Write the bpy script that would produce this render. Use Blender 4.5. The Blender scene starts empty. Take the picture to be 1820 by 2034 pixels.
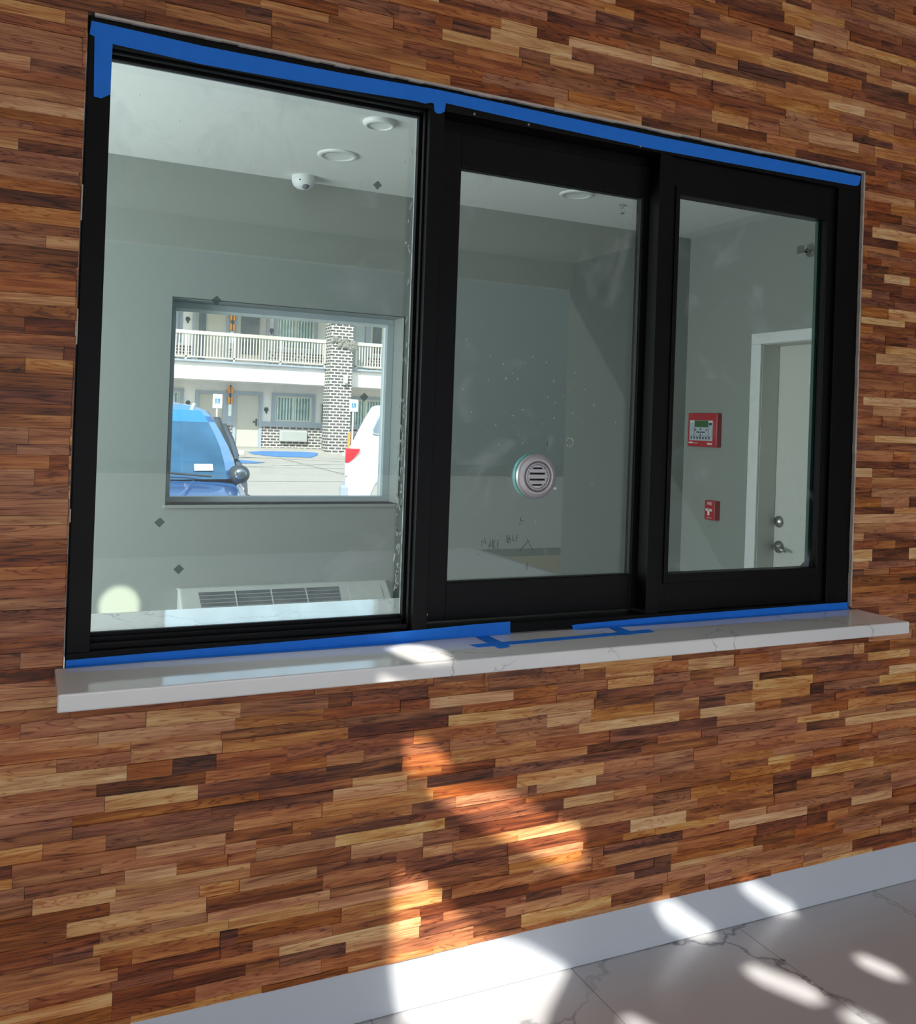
import bpy, bmesh, math, random
from mathutils import Vector, Matrix
from mathutils.geometry import delaunay_2d_cdt
random.seed(7)
scene = bpy.context.scene
COL = scene.collection
R = math.radians

# ------------------------------------------------------------------ camera, world, sun, exposure
cam_d = bpy.data.cameras.new('camera')
cam = bpy.data.objects.new('camera', cam_d); COL.objects.link(cam); scene.camera = cam
YAW, PITCH, ROLL = R(25.117), R(0.343), R(2.004)
FPX, PPX, PPY = 1827.7, 908.5, 832.2
cam_d.sensor_fit = 'VERTICAL'; cam_d.sensor_height = 24.0; cam_d.sensor_width = 24.0*1820/2034
cam_d.lens = FPX*24.0/2034
cam_d.shift_x = (910-PPX)/2034; cam_d.shift_y = -(1017-PPY)/2034
cam_d.clip_start = 0.05; cam_d.clip_end = 300
fw = Vector((math.sin(YAW)*math.cos(PITCH), math.cos(YAW)*math.cos(PITCH), math.sin(PITCH)))
rt = Vector((math.cos(YAW), -math.sin(YAW), 0)); up = rt.cross(fw)
r2 = rt*math.cos(ROLL)+up*math.sin(ROLL); u2 = -rt*math.sin(ROLL)+up*math.cos(ROLL)
cam.matrix_world = Matrix(((r2.x, u2.x, -fw.x, 0), (r2.y, u2.y, -fw.y, -2.245), (r2.z, u2.z, -fw.z, 1.55), (0, 0, 0, 1)))

world = bpy.data.worlds.new('sky'); scene.world = world; world.use_nodes = True
wn = world.node_tree.nodes; wl = world.node_tree.links; wn.clear()
wo = wn.new('ShaderNodeOutputWorld'); wb = wn.new('ShaderNodeBackground'); sk = wn.new('ShaderNodeTexSky')
sk.sky_type = 'NISHITA'; sk.sun_disc = False; sk.sun_elevation = R(42); sk.sun_rotation = R(200)
sk.air_density = 1.0; sk.dust_density = 1.0; sk.ozone_density = 1.0
wb.inputs['Strength'].default_value = 0.34
wt = wn.new('ShaderNodeMix'); wt.data_type = 'RGBA'; wt.blend_type = 'MULTIPLY'; wt.inputs['Factor'].default_value = 1.0; wt.inputs['B'].default_value = (1.12, 1.0, 0.86, 1)
wl.new(sk.outputs[0], wt.inputs['A']); wl.new(wt.outputs['Result'], wb.inputs[0]); wl.new(wb.outputs[0], wo.inputs[0])

SUN_DIR = Vector((0.45, 0.62, -0.64)).normalized()
sd = bpy.data.lights.new('sun', 'SUN'); sd.energy = 6.5; sd.angle = R(0.53); sd.color = (1.0, 0.95, 0.87)
so = bpy.data.objects.new('sun', sd); COL.objects.link(so); so.rotation_euler = SUN_DIR.to_track_quat('-Z', 'Y').to_euler(); so.location = (-4, -8, 9)

def area(name, loc, rot, sx, sy, e, col=(1, 1, 1), portal=False):
    l = bpy.data.lights.new(name, 'AREA'); l.shape = 'RECTANGLE'; l.size = sx; l.size_y = sy; l.energy = e; l.color = col
    if portal: l.cycles.is_portal = True
    o = bpy.data.objects.new(name, l); COL.objects.link(o); o.location = loc; o.rotation_euler = rot; return o
# portals only guide sky light through the openings
area('portal_porch', (1.0, -6.0, 1.65), (R(90), 0, 0), 8.0, 3.3, 1, portal=True)      # faces +y
area('portal_office_window', (1.21, 2.56, 1.61), (R(-90), 0, 0), 1.2, 1.0, 1, portal=True)   # faces -y
area('portal_added_opening', (-1.72, 1.25, 1.5), (0, R(-90), 0), 1.9, 1.5, 1, portal=True)  # faces +x, at the opening added in the left wall
# added fill that brightens the office from an invented, unseen left opening
area('added_office_fill', (-1.66, 1.25, 1.5), (0, R(-90), 0), 1.8, 1.4, 92, (0.93, 0.97, 1.0))

scene.view_settings.view_transform = 'Standard'
scene.view_settings.look = 'None'; scene.view_settings.gamma = 1.0
scene.view_settings.use_curve_mapping = False
scene.view_settings.exposure = 0.45
scene.cycles.max_bounces = 10; scene.cycles.transparent_max_bounces = 16
scene.cycles.diffuse_bounces = 5; scene.cycles.glossy_bounces = 4
scene.cycles.sample_clamp_indirect = 6.0
scene.cycles.caustics_reflective = False; scene.cycles.caustics_refractive = False

# ------------------------------------------------------------------ materials
def new_mat(name):
    m = bpy.data.materials.new(name); m.use_nodes = True
    return m, m.node_tree.nodes, m.node_tree.links, m.node_tree.nodes['Principled BSDF']
def simple(name, col, rough=0.6, metal=0.0, spec=0.5, var=0.0, scale=8.0, bump=0.0, coat=0.0):
    m, n, l, b = new_mat(name)
    b.inputs['Base Color'].default_value = (*col, 1); b.inputs['Roughness'].default_value = rough
    b.inputs['Metallic'].default_value = metal; b.inputs['Specular IOR Level'].default_value = spec
    b.inputs['Coat Weight'].default_value = coat
    tc = n.new('ShaderNodeTexCoord'); nz = n.new('ShaderNodeTexNoise'); nz.inputs['Scale'].default_value = scale; nz.inputs['Detail'].default_value = 4
    l.new(tc.outputs['Object'], nz.inputs['Vector'])
    if var > 0:
        mx = n.new('ShaderNodeMix'); mx.data_type = 'RGBA'
        mx.inputs['A'].default_value = (*[c*(1-var) for c in col], 1); mx.inputs['B'].default_value = (*[min(1, c*(1+var)) for c in col], 1)
        l.new(nz.outputs['Fac'], mx.inputs['Factor']); l.new(mx.outputs['Result'], b.inputs['Base Color'])
    if bump > 0:
        bp = n.new('ShaderNodeBump'); bp.inputs['Strength'].default_value = bump; bp.inputs['Distance'].default_value = 0.002
        l.new(nz.outputs['Fac'], bp.inputs['Height']); l.new(bp.outputs[0], b.inputs['Normal'])
    return m

def math_n(n, l, op, a, b_=None, clamp=False):
    x = n.new('ShaderNodeMath'); x.operation = op; x.use_clamp = clamp
    for i, v in enumerate((a, b_)):
        if v is None: continue
        if isinstance(v, (int, float)): x.inputs[i].default_value = v
        else: l.new(v, x.inputs[i])
    return x.outputs[0]

def wood_mat():
    m, n, l, b = new_mat('acacia_wood')
    at = n.new('ShaderNodeAttribute'); at.attribute_name = 'tone'
    sp = n.new('ShaderNodeSeparateColor'); l.new(at.outputs['Color'], sp.inputs[0])
    tc = n.new('ShaderNodeTexCoord')
    off = n.new('ShaderNodeCombineXYZ')
    l.new(math_n(n, l, 'MULTIPLY', sp.outputs[1], 37.0), off.inputs[0])
    l.new(math_n(n, l, 'MULTIPLY', sp.outputs[2], 91.0), off.inputs[1])
    l.new(math_n(n, l, 'MULTIPLY', sp.outputs[1], 53.0), off.inputs[2])
    add = n.new('ShaderNodeVectorMath'); add.operation = 'ADD'
    l.new(tc.outputs['Object'], add.inputs[0]); l.new(off.outputs[0], add.inputs[1])
    def noise(sx, sz, detail, dist, rough=0.55):
        mp = n.new('ShaderNodeMapping'); mp.inputs['Scale'].default_value = (sx, 1.0, sz)
        l.new(add.outputs[0], mp.inputs['Vector'])
        nz = n.new('ShaderNodeTexNoise'); nz.inputs['Scale'].default_value = 1.0; nz.inputs['Detail'].default_value = detail
        nz.inputs['Distortion'].default_value = dist; nz.inputs['Roughness'].default_value = rough
        l.new(mp.outputs[0], nz.inputs['Vector']); return nz.outputs['Fac']
    fine = noise(4, 230, 4, 0.5)
    mid = noise(2.6, 44, 3, 1.5)
    broad = noise(3.5, 20, 2, 1.2)
    fig = noise(1.7, 26, 2, 2.0)
    v = math_n(n, l, 'ADD', sp.outputs[0], math_n(n, l, 'MULTIPLY', math_n(n, l, 'SUBTRACT', fine, 0.5), 0.22))
    v = math_n(n, l, 'ADD', v, math_n(n, l, 'MULTIPLY', math_n(n, l, 'SUBTRACT', mid, 0.5), 0.75))
    v = math_n(n, l, 'ADD', v, math_n(n, l, 'MULTIPLY', math_n(n, l, 'SUBTRACT', broad, 0.5), 0.45))
    # dark figure lines where the figure noise crosses set levels
    ring = math_n(n, l, 'FRACT', math_n(n, l, 'MULTIPLY', fig, 9.0))
    ring = math_n(n, l, 'ABSOLUTE', math_n(n, l, 'SUBTRACT', ring, 0.5))
    line = math_n(n, l, 'MULTIPLY', math_n(n, l, 'POWER', math_n(n, l, 'MULTIPLY', ring, 2.0), 5.0), 0.27)
    v = math_n(n, l, 'SUBTRACT', v, line, True)
    cr = n.new('ShaderNodeValToRGB'); e = cr.color_ramp.elements
    e[0].position = 0.0; e[0].color = (0.052, 0.018, 0.010, 1)
    e[1].position = 1.0; e[1].color = (0.90, 0.68, 0.39, 1)
    for p, c in ((0.2, (0.190, 0.058, 0.025)), (0.4, (0.405, 0.136, 0.050)), (0.6, (0.61, 0.264, 0.096)), (0.8, (0.80, 0.480, 0.20))):
        q = e.new(p); q.color = (*c, 1)
    l.new(v, cr.inputs[0])
    hs = n.new('ShaderNodeHueSaturation'); l.new(cr.outputs[0], hs.inputs['Color'])
    l.new(math_n(n, l, 'ADD', math_n(n, l, 'MULTIPLY', sp.outputs[1], 0.012), 0.494), hs.inputs['Hue'])
    l.new(math_n(n, l, 'ADD', math_n(n, l, 'MULTIPLY', sp.outputs[2], 0.16), 0.92), hs.inputs['Saturation'])
    l.new(hs.outputs[0], b.inputs['Base Color'])
    b.inputs['Roughness'].default_value = 0.42; b.inputs['Specular IOR Level'].default_value = 0.35
    bp = n.new('ShaderNodeBump'); bp.inputs['Strength'].default_value = 0.25; bp.inputs['Distance'].default_value = 0.001
    l.new(fine, bp.inputs['Height']); l.new(bp.outputs[0], b.inputs['Normal'])
    return m

def marble_mat(name, base, vein, scale, rough, amount=1.0, seed=0.0, spec=0.5, width=0.012):
    m, n, l, b = new_mat(name)
    tc = n.new('ShaderNodeTexCoord'); mp = n.new('ShaderNodeMapping'); mp.inputs['Location'].default_value = (seed, seed*1.7, seed*0.3)
    l.new(tc.outputs['Object'], mp.inputs['Vector'])
    nz = n.new('ShaderNodeTexNoise'); nz.inputs['Scale'].default_value = scale*1.6; nz.inputs['Detail'].default_value = 7; nz.inputs['Roughness'].default_value = 0.6
    l.new(mp.outputs[0], nz.inputs['Vector'])
    sub = n.new('ShaderNodeVectorMath'); sub.operation = 'SUBTRACT'; sub.inputs[1].default_value = (0.5, 0.5, 0.5); l.new(nz.outputs['Color'], sub.inputs[0])
    scl = n.new('ShaderNodeVectorMath'); scl.operation = 'SCALE'; scl.inputs['Scale'].default_value = 0.75/scale; l.new(sub.outputs[0], scl.inputs[0])
    ad = n.new('ShaderNodeVectorMath'); ad.operation = 'ADD'; l.new(mp.outputs[0], ad.inputs[0]); l.new(scl.outputs[0], ad.inputs[1])
    vo = n.new('ShaderNodeTexVoronoi'); vo.feature = 'DISTANCE_TO_EDGE'; vo.inputs['Scale'].default_value = scale; l.new(ad.outputs[0], vo.inputs['Vector'])
    msk = n.new('ShaderNodeTexNoise'); msk.inputs['Scale'].default_value = scale*1.1; l.new(mp.outputs[0], msk.inputs['Vector'])
    mk = n.new('ShaderNodeMapRange'); mk.inputs[1].default_value = 0.37; mk.inputs[2].default_value = 0.56; l.new(msk.outputs['Fac'], mk.inputs[0])
    mr = n.new('ShaderNodeMapRange'); mr.inputs[1].default_value = 0.0; mr.inputs[2].default_value = width; mr.inputs[3].default_value = 1.0; mr.inputs[4].default_value = 0.0
    l.new(vo.outputs['Distance'], mr.inputs[0])
    f = math_n(n, l, 'MULTIPLY', math_n(n, l, 'MULTIPLY', mr.outputs[0], mk.outputs[0]), amount, True)
    cl = n.new('ShaderNodeTexNoise'); cl.inputs['Scale'].default_value = scale*0.9; cl.inputs['Detail'].default_value = 4; l.new(mp.outputs[0], cl.inputs['Vector'])
    c0 = n.new('ShaderNodeMix'); c0.data_type = 'RGBA'; c0.inputs['A'].default_value = (*base, 1); c0.inputs['B'].default_value = (*[c*0.86 for c in base], 1); l.new(cl.outputs['Fac'], c0.inputs['Factor'])
    mx = n.new('ShaderNodeMix'); mx.data_type = 'RGBA'; l.new(c0.outputs['Result'], mx.inputs['A']); mx.inputs['B'].default_value = (*vein, 1); l.new(f, mx.inputs['Factor'])
    l.new(mx.outputs['Result'], b.inputs['Base Color']); b.inputs['Roughness'].default_value = rough; b.inputs['Specular IOR Level'].default_value = spec
    return m

def glass_mat(name, tint=(0.86, 0.92, 0.90), dirt=0.0, rough=0.0, ior=1.5):
    m = bpy.data.materials.new(name); m.use_nodes = True; n = m.node_tree.nodes; l = m.node_tree.links; n.clear()
    out = n.new('ShaderNodeOutputMaterial'); tr = n.new('ShaderNodeBsdfTransparent'); gl = n.new('ShaderNodeBsdfGlossy')
    tr.inputs[0].default_value = (*tint, 1); gl.inputs['Roughness'].default_value = rough; gl.inputs[0].default_value = (0.95, 1, 0.98, 1)
    fr = n.new('ShaderNodeFresnel'); ge = n.new('ShaderNodeNewGeometry')      # same reflectance on both faces of the sheet
    mi = n.new('ShaderNodeMix'); mi.data_type = 'FLOAT'; l.new(ge.outputs['Backfacing'], mi.inputs['Factor'])
    mi.inputs['A'].default_value = ior; mi.inputs['B'].default_value = 1.0/ior; l.new(mi.outputs['Result'], fr.inputs[0])
    mx = n.new('ShaderNodeMixShader'); l.new(fr.outputs[0], mx.inputs[0]); l.new(tr.outputs[0], mx.inputs[1]); l.new(gl.outputs[0], mx.inputs[2])
    last = mx.outputs[0]
    if dirt > 0:
        tc = n.new('ShaderNodeTexCoord'); nz = n.new('ShaderNodeTexNoise'); nz.inputs['Scale'].default_value = 5.0; nz.inputs['Detail'].default_value = 6; nz.inputs['Roughness'].default_value = 0.6; nz.inputs['Distortion'].default_value = 0.6
        l.new(tc.outputs['Object'], nz.inputs['Vector'])
        mr = n.new('ShaderNodeMapRange'); mr.inputs[1].default_value = 0.56; mr.inputs[2].default_value = 0.78; mr.inputs[4].default_value = dirt; l.new(nz.outputs['Fac'], mr.inputs[0])
        sn = n.new('ShaderNodeTexNoise'); sn.inputs['Scale'].default_value = 70; sn.inputs['Detail'].default_value = 2; l.new(tc.outputs['Object'], sn.inputs['Vector'])
        ms = n.new('ShaderNodeMapRange'); ms.inputs[1].default_value = 0.77; ms.inputs[2].default_value = 0.80; ms.inputs[4].default_value = 0.35; l.new(sn.outputs['Fac'], ms.inputs[0])
        ad = math_n(n, l, 'ADD', mr.outputs[0], ms.outputs[0], True)
        df = n.new('ShaderNodeBsdfDiffuse'); df.inputs[0].default_value = (0.8, 0.84, 0.84, 1)
        m2 = n.new('ShaderNodeMixShader'); l.new(ad, m2.inputs[0]); l.new(last, m2.inputs[1]); l.new(df.outputs[0], m2.inputs[2]); last = m2.outputs[0]
    l.new(last, out.inputs[0]); return m

def brick_mat(name, c1, c2, mortar, scale, rot=False):
    m, n, l, b = new_mat(name)
    tc = n.new('ShaderNodeTexCoord'); sx = n.new('ShaderNodeSeparateXYZ'); cb = n.new('ShaderNodeCombineXYZ')
    l.new(tc.outputs['Object'], sx.inputs[0])
    l.new(math_n(n, l, 'ADD', sx.outputs[0], sx.outputs[1]), cb.inputs[0]); l.new(sx.outputs[2], cb.inputs[1])
    br = n.new('ShaderNodeTexBrick'); l.new(cb.outputs[0], br.inputs['Vector'])
    br.inputs['Color1'].default_value = (*c1, 1); br.inputs['Color2'].default_value = (*c2, 1); br.inputs['Mortar'].default_value = (*mortar, 1)
    br.inputs['Scale'].default_value = 1.0; br.inputs['Brick Width'].default_value = 0.26; br.inputs['Row Height'].default_value = 0.115; br.inputs['Mortar Size'].default_value = 0.022
    l.new(br.outputs['Color'], b.inputs['Base Color']); b.inputs['Roughness'].default_value = 0.85
    return m

def blinds_mat():
    m, n, l, b = new_mat('window_blinds_behind_glass')
    tc = n.new('ShaderNodeTexCoord'); wv = n.new('ShaderNodeTexWave'); wv.bands_direction = 'X'; wv.inputs['Scale'].default_value = 2.6; wv.inputs['Distortion'].default_value = 0.6
    l.new(tc.outputs['Object'], wv.inputs['Vector'])
    nz = n.new('ShaderNodeTexNoise'); nz.inputs['Scale'].default_value = 3.0; nz.inputs['Detail'].default_value = 5; l.new(tc.outputs['Object'], nz.inputs['Vector'])
    f = math_n(n, l, 'MULTIPLY', wv.outputs['Fac'], nz.outputs['Fac'])
    cr = n.new('ShaderNodeValToRGB'); cr.color_ramp.elements[0].color = (0.10, 0.17, 0.17, 1); cr.color_ramp.elements[1].color = (0.75, 0.9, 0.85, 1); cr.color_ramp.elements[1].position = 0.7
    l.new(f, cr.inputs[0]); l.new(cr.outputs[0], b.inputs['Base Color']); b.inputs['Roughness'].default_value = 0.15
    return m

M = dict(
    wood=wood_mat(),
    black=simple('black_powder_coat', (0.004, 0.0035, 0.004), 0.40, spec=0.16, var=0.25, scale=6),
    gasket=simple('black_rubber', (0.006, 0.006, 0.006), 0.6),
    tape=simple('blue_painters_tape', (0.016, 0.215, 0.86), 0.62, spec=0.3, var=0.10, scale=30, bump=0.15),
    quartz=marble_mat('white_quartz', (0.88, 0.875, 0.86), (0.36, 0.34, 0.34), 2.3, 0.07, 0.75, 3.1, 0.5, 0.010),
    tile=marble_mat('marble_floor_tile', (0.53, 0.53, 0.545), (0.15, 0.15, 0.165), 1.35, 0.28, 1.0, 11.4, 0.5, 0.016),
    grout=simple('grey_grout', (0.16, 0.15, 0.15), 0.9),
    base=simple('white_satin_baseboard', (0.60, 0.645, 0.70), 0.35, var=0.02),
    drywall=simple('beige_raw_drywall_edge', (0.55, 0.49, 0.42), 0.9, var=0.2, scale=40, bump=0.5),
    paint=simple('grey_green_wall_paint', (0.275, 0.298, 0.275), 0.85, var=0.02, scale=2),
    paint_lobby=simple('white_wall_paint', (0.70, 0.69, 0.67), 0.8, var=0.03, scale=2),
    ceil=simple('white_ceiling_paint', (0.72, 0.74, 0.72), 0.9, var=0.02, scale=3),
    white=simple('white_enamel', (0.74, 0.76, 0.75), 0.45, var=0.02),
    doorw=simple('off_white_door_paint', (0.60, 0.61, 0.57), 0.5, var=0.03, scale=3),
    acwhite=simple('dull_white_metal', (0.42, 0.43, 0.43), 0.6),  # even muted white of the motel air conditioner cover
    lens=simple('frosted_light_lens', (0.78, 0.80, 0.78), 0.55),
    ptac=simple('pale_grey_plastic', (0.47, 0.49, 0.46), 0.5, var=0.03),
    dark=simple('dark_recess', (0.03, 0.05, 0.055), 0.6),
    chrome=simple('satin_nickel', (0.45, 0.44, 0.42), 0.28, 1.0),
    alu=simple('brushed_aluminium', (0.52, 0.50, 0.52), 0.38, 0.55, var=0.08, scale=60),
    glassedge=simple('dark_green_glass_edge', (0.012, 0.045, 0.038), 0.3),
    teal=simple('green_tinted_glass_edge', (0.10, 0.36, 0.32), 0.25, spec=0.6),
    red=simple('red_enamel', (0.42, 0.018, 0.024), 0.4, var=0.05),
    lcd=simple('green_lcd', (0.03, 0.12, 0.03), 0.3),
    panelgrey=simple('pale_blue_grey_plastic', (0.42, 0.47, 0.52), 0.5),
    ink=simple('dark_marker_ink', (0.015, 0.03, 0.04), 0.6),
    textw=simple('white_lettering', (0.75, 0.72, 0.72), 0.5),
    winframe=simple('grey_aluminium_window_frame', (0.44, 0.50, 0.53), 0.45, var=0.03),
    caulk=simple('dark_caulk_gap', (0.03, 0.035, 0.03), 0.9),
    silicone=simple('dried_white_silicone', (0.62, 0.68, 0.66), 0.6, var=0.2, scale=60, bump=0.6),
    shim=simple('pale_pine_splinter', (0.60, 0.36, 0.18), 0.7, var=0.2, scale=60),
    concrete=simple('pale_concrete', (0.42, 0.39, 0.345), 0.9, var=0.07, scale=0.8),
    joint=simple('concrete_joint', (0.22, 0.20, 0.19), 0.9),
    bluepaint=simple('blue_ground_paint', (0.08, 0.22, 0.50), 0.8, var=0.1, scale=2),
    whitepaint=simple('white_ground_paint', (0.6, 0.6, 0.57), 0.8, var=0.05, scale=3),
    redline=simple('faded_red_ground_paint', (0.42, 0.26, 0.23), 0.8, var=0.2, scale=4),
    stucco=simple('white_stucco', (0.78, 0.77, 0.75), 0.9, var=0.03, scale=3),
    greytrim=simple('blue_grey_trim_paint', (0.33, 0.38, 0.44), 0.7, var=0.03),
    doorbeige=simple('beige_grey_door_paint', (0.50, 0.48, 0.42), 0.6, var=0.03),
    brick=brick_mat('dark_brick_pale_mortar', (0.07, 0.062, 0.065), (0.11, 0.095, 0.095), (0.56, 0.54, 0.50), 1),
    cream=simple('cream_painted_metal', (0.60, 0.59, 0.50), 0.5, var=0.03),
    blinds=blinds_mat(),
    darkglass=simple('dark_window_glass', (0.05, 0.06, 0.08), 0.1, var=0.8, scale=2.5),
    amber=simple('amber_metal_sconce', (0.75, 0.33, 0.06), 0.4, 0.3),
    slate=simple('slate_dark_paint', (0.12, 0.14, 0.17), 0.6),
    sign=simple('white_sign_face', (0.80, 0.86, 0.84), 0.5),
    signblue=simple('blue_sign_print', (0.03, 0.20, 0.45), 0.5),
    carblue=simple('blue_car_paint', (0.06, 0.28, 0.74), 0.30, 0.0, coat=0.8, var=0.03),
    carwhite=simple('white_car_paint', (0.86, 0.87, 0.87), 0.25, coat=0.7),
    carglass=simple('car_window_glass', (0.10, 0.25, 0.42), 0.06, 0.45, spec=1.0, var=0.5, scale=3),  # blue base colour stands in for sky reflected in the glass
    suvglass=simple('suv_window_glass', (0.16, 0.20, 0.26), 0.08, 0.4, spec=1.0, var=0.7, scale=5),
    tyre=simple('black_tyre_rubber', (0.03, 0.03, 0.03), 0.8),
    rim=simple('silver_alloy', (0.50, 0.48, 0.48), 0.35, 0.7),
    trimblack=simple('dark_grey_plastic', (0.06, 0.065, 0.07), 0.45),
    mirror=simple('mirror_glass', (0.35, 0.40, 0.42), 0.12, 0.8),
    taillight=simple('red_tail_lamp_lens', (0.70, 0.04, 0.05), 0.15, coat=0.6),
    clearlens=simple('clear_lamp_lens', (0.70, 0.68, 0.70), 0.15),
    orange=simple('orange_plastic', (0.75, 0.30, 0.08), 0.6),
    pink=simple('pink_cloth', (0.75, 0.12, 0.28), 0.8),
    glass=glass_mat('front_pane_glass', (0.84, 0.885, 0.875), 0.20),
    glassc=glass_mat('clear_window_glass', (0.95, 0.97, 0.97)),
)
def sticker_mat():
    m = bpy.data.materials.new('translucent_green_sticker'); m.use_nodes = True; n = m.node_tree.nodes; l = m.node_tree.links; n.clear()
    out = n.new('ShaderNodeOutputMaterial'); tr = n.new('ShaderNodeBsdfTransparent'); df = n.new('ShaderNodeBsdfDiffuse')
    tr.inputs[0].default_value = (0.70, 0.78, 0.75, 1); df.inputs[0].default_value = (0.22, 0.28, 0.26, 1)
    mx = n.new('ShaderNodeMixShader'); mx.inputs[0].default_value = 0.40
    l.new(tr.outputs[0], mx.inputs[1]); l.new(df.outputs[0], mx.inputs[2]); l.new(mx.outputs[0], out.inputs[0]); return m
M['sticker'] = sticker_mat()

# ------------------------------------------------------------------ helpers
WL = {}
class MB:
    def __init__(s): s.v = []; s.f = []; s.m = []; s.t = []
    def quad(s, a, b, c, d, mi=0):
        k = len(s.v); s.v += [tuple(a), tuple(b), tuple(c), tuple(d)]; s.f.append((k, k+1, k+2, k+3)); s.m.append(mi); return s
    def box(s, x0, x1, y0, y1, z0, z1, mi=0):
        k = len(s.v)
        s.v += [(x0, y0, z0), (x1, y0, z0), (x1, y1, z0), (x0, y1, z0), (x0, y0, z1), (x1, y0, z1), (x1, y1, z1), (x0, y1, z1)]
        for q in ((0, 3, 2, 1), (4, 5, 6, 7), (0, 1, 5, 4), (1, 2, 6, 5), (2, 3, 7, 6), (3, 0, 4, 7)):
            s.f.append(tuple(k+i for i in q)); s.m.append(mi)
        return s
    def prism(s, poly, axis, a0, a1, mi=0):
        """poly: 2D points; axis 0: (y,z) along x; 1: (x,z) along y; 2: (x,y) along z"""
        k = len(s.v); n = len(poly)
        for a in (a0, a1):
            for (p, q) in poly:
                s.v.append((a, p, q) if axis == 0 else (p, a, q) if axis == 1 else (p, q, a))
        s.f.append(tuple(k+i for i in range(n))); s.m.append(mi)
        s.f.append(tuple(k+n+i for i in reversed(range(n)))); s.m.append(mi)
        for i in range(n):
            j = (i+1) % n; s.f.append((k+i, k+j, k+n+j, k+n+i)); s.m.append(mi)
        return s
    def lathe(s, prof, c, axis='z', seg=40, mi=0, sc=(1, 1)):
        """prof: [(r,h)], revolved about axis through c"""
        k = len(s.v); n = len(prof)
        for i in range(seg):
            a = 2*math.pi*i/seg
            for r, h in prof:
                u, w = r*math.cos(a)*sc[0], r*math.sin(a)*sc[1]
                s.v.append((c[0]+u, c[1]+w, c[2]+h) if axis == 'z' else (c[0]+u, c[1]+h, c[2]+w) if axis == 'y' else (c[0]+h, c[1]+u, c[2]+w))
        for i in range(seg):
            j = (i+1) % seg
            for t in range(n-1):
                s.f.append((k+i*n+t, k+j*n+t, k+j*n+t+1, k+i*n+t+1)); s.m.append(mi)
        return s
    def tube(s, pts, r, seg=10, mi=0):
        k = len(s.v); pts = [Vector(p) for p in pts]; rr = r if isinstance(r, (list, tuple)) else [r]*len(pts)
        for i, p in enumerate(pts):
            d = (pts[min(i+1, len(pts)-1)]-pts[max(i-1, 0)]).normalized()
            a = d.cross(Vector((0, 0, 1)) if abs(d.z) < 0.9 else Vector((1, 0, 0))).normalized(); b = d.cross(a)
            for t in range(seg):
                an = 2*math.pi*t/seg; s.v.append(tuple(p+(a*math.cos(an)+b*math.sin(an))*rr[i]))
        for i in range(len(pts)-1):
            for t in range(seg):
                u = (t+1) % seg; s.f.append((k+i*seg+t, k+i*seg+u, k+(i+1)*seg+u, k+(i+1)*seg+t)); s.m.append(mi)
        s.f.append(tuple(k+t for t in range(seg))); s.m.append(mi)
        s.f.append(tuple(k+(len(pts)-1)*seg+t for t in reversed(range(seg)))); s.m.append(mi)
        return s
    def build(s, name, mats, parent=None, bevel=0, smooth=False, local=False, seg=2):
        o_ = (0, 0, 0) if local or parent is None else WL.get(parent.name, (0, 0, 0))
        me = bpy.data.meshes.new(name); me.from_pydata([(x-o_[0], y-o_[1], z-o_[2]) for x, y, z in s.v], [], s.f)
        for m in (mats if isinstance(mats, (list, tuple)) else [mats]): me.materials.append(m)
        for i, p in enumerate(me.polygons): p.material_index = s.m[i]; p.use_smooth = smooth
        bm = bmesh.new(); bm.from_mesh(me); bmesh.ops.recalc_face_normals(bm, faces=bm.faces); bm.to_mesh(me); bm.free()
        me.update()
        o = bpy.data.objects.new(name, me); COL.objects.link(o)
        if parent is not None: o.parent = parent
        WL[o.name] = o_
        if bevel:
            b = o.modifiers.new('bevel', 'BEVEL'); b.width = bevel; b.segments = seg; b.limit_method = 'ANGLE'; b.angle_limit = R(35)
        return o
def tag(o, label=None, cat=None, group=None, kind=None):
    if label: o['label'] = label
    if cat: o['category'] = cat
    if group: o['group'] = group
    if kind: o['kind'] = kind
    return o
def empty(name, loc, rz=0.0):
    o = bpy.data.objects.new(name, None); COL.objects.link(o); o.location = loc; o.rotation_euler = (0, 0, rz); o.empty_display_size = 0.1
    WL[o.name] = tuple(loc); return o
def kids(o): return [c for c in bpy.data.objects if c.parent == o]
def copy_tree(o, parent=None):
    c = o.copy(); COL.objects.link(c)
    if parent is not None: c.parent = parent
    for ch in kids(o): copy_tree(ch, c)
    return c
def struct(o, label=None):
    o['kind'] = 'structure'
    if label: o['label'] = label
    return o
def text_mesh(txt, size, mat, name, loc, rot, parent=None, extrude=0.0006):
    cu = bpy.data.curves.new(name, 'FONT'); cu.body = txt; cu.size = size; cu.extrude = extrude; cu.align_x = 'CENTER'; cu.align_y = 'CENTER'
    t = bpy.data.objects.new(name+'_tmp', cu); COL.objects.link(t)
    dg = bpy.context.evaluated_depsgraph_get(); me = bpy.data.meshes.new_from_object(t.evaluated_get(dg)); bpy.data.objects.remove(t)
    mw = Matrix.Translation(loc) @ Matrix(rot).to_4x4() if not isinstance(rot, Matrix) else Matrix.Translation(loc) @ rot.to_4x4()
    me.transform(mw)
    if parent is not None:
        o_ = WL[parent.name]; me.transform(Matrix.Translation((-o_[0], -o_[1], -o_[2])))
    me.materials.clear(); me.materials.append(mat)
    o = bpy.data.objects.new(name, me); COL.objects.link(o)
    if parent is not None: o.parent = parent
    return o
ROT_FRONT = Matrix(((1, 0, 0), (0, 0, -1), (0, 1, 0)))          # text in the xz plane, read from -y
ROT_SIDE = Matrix(((0, 0, -1), (-1, 0, 0), (0, 1, 0)))          # text on a wall facing -x

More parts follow.
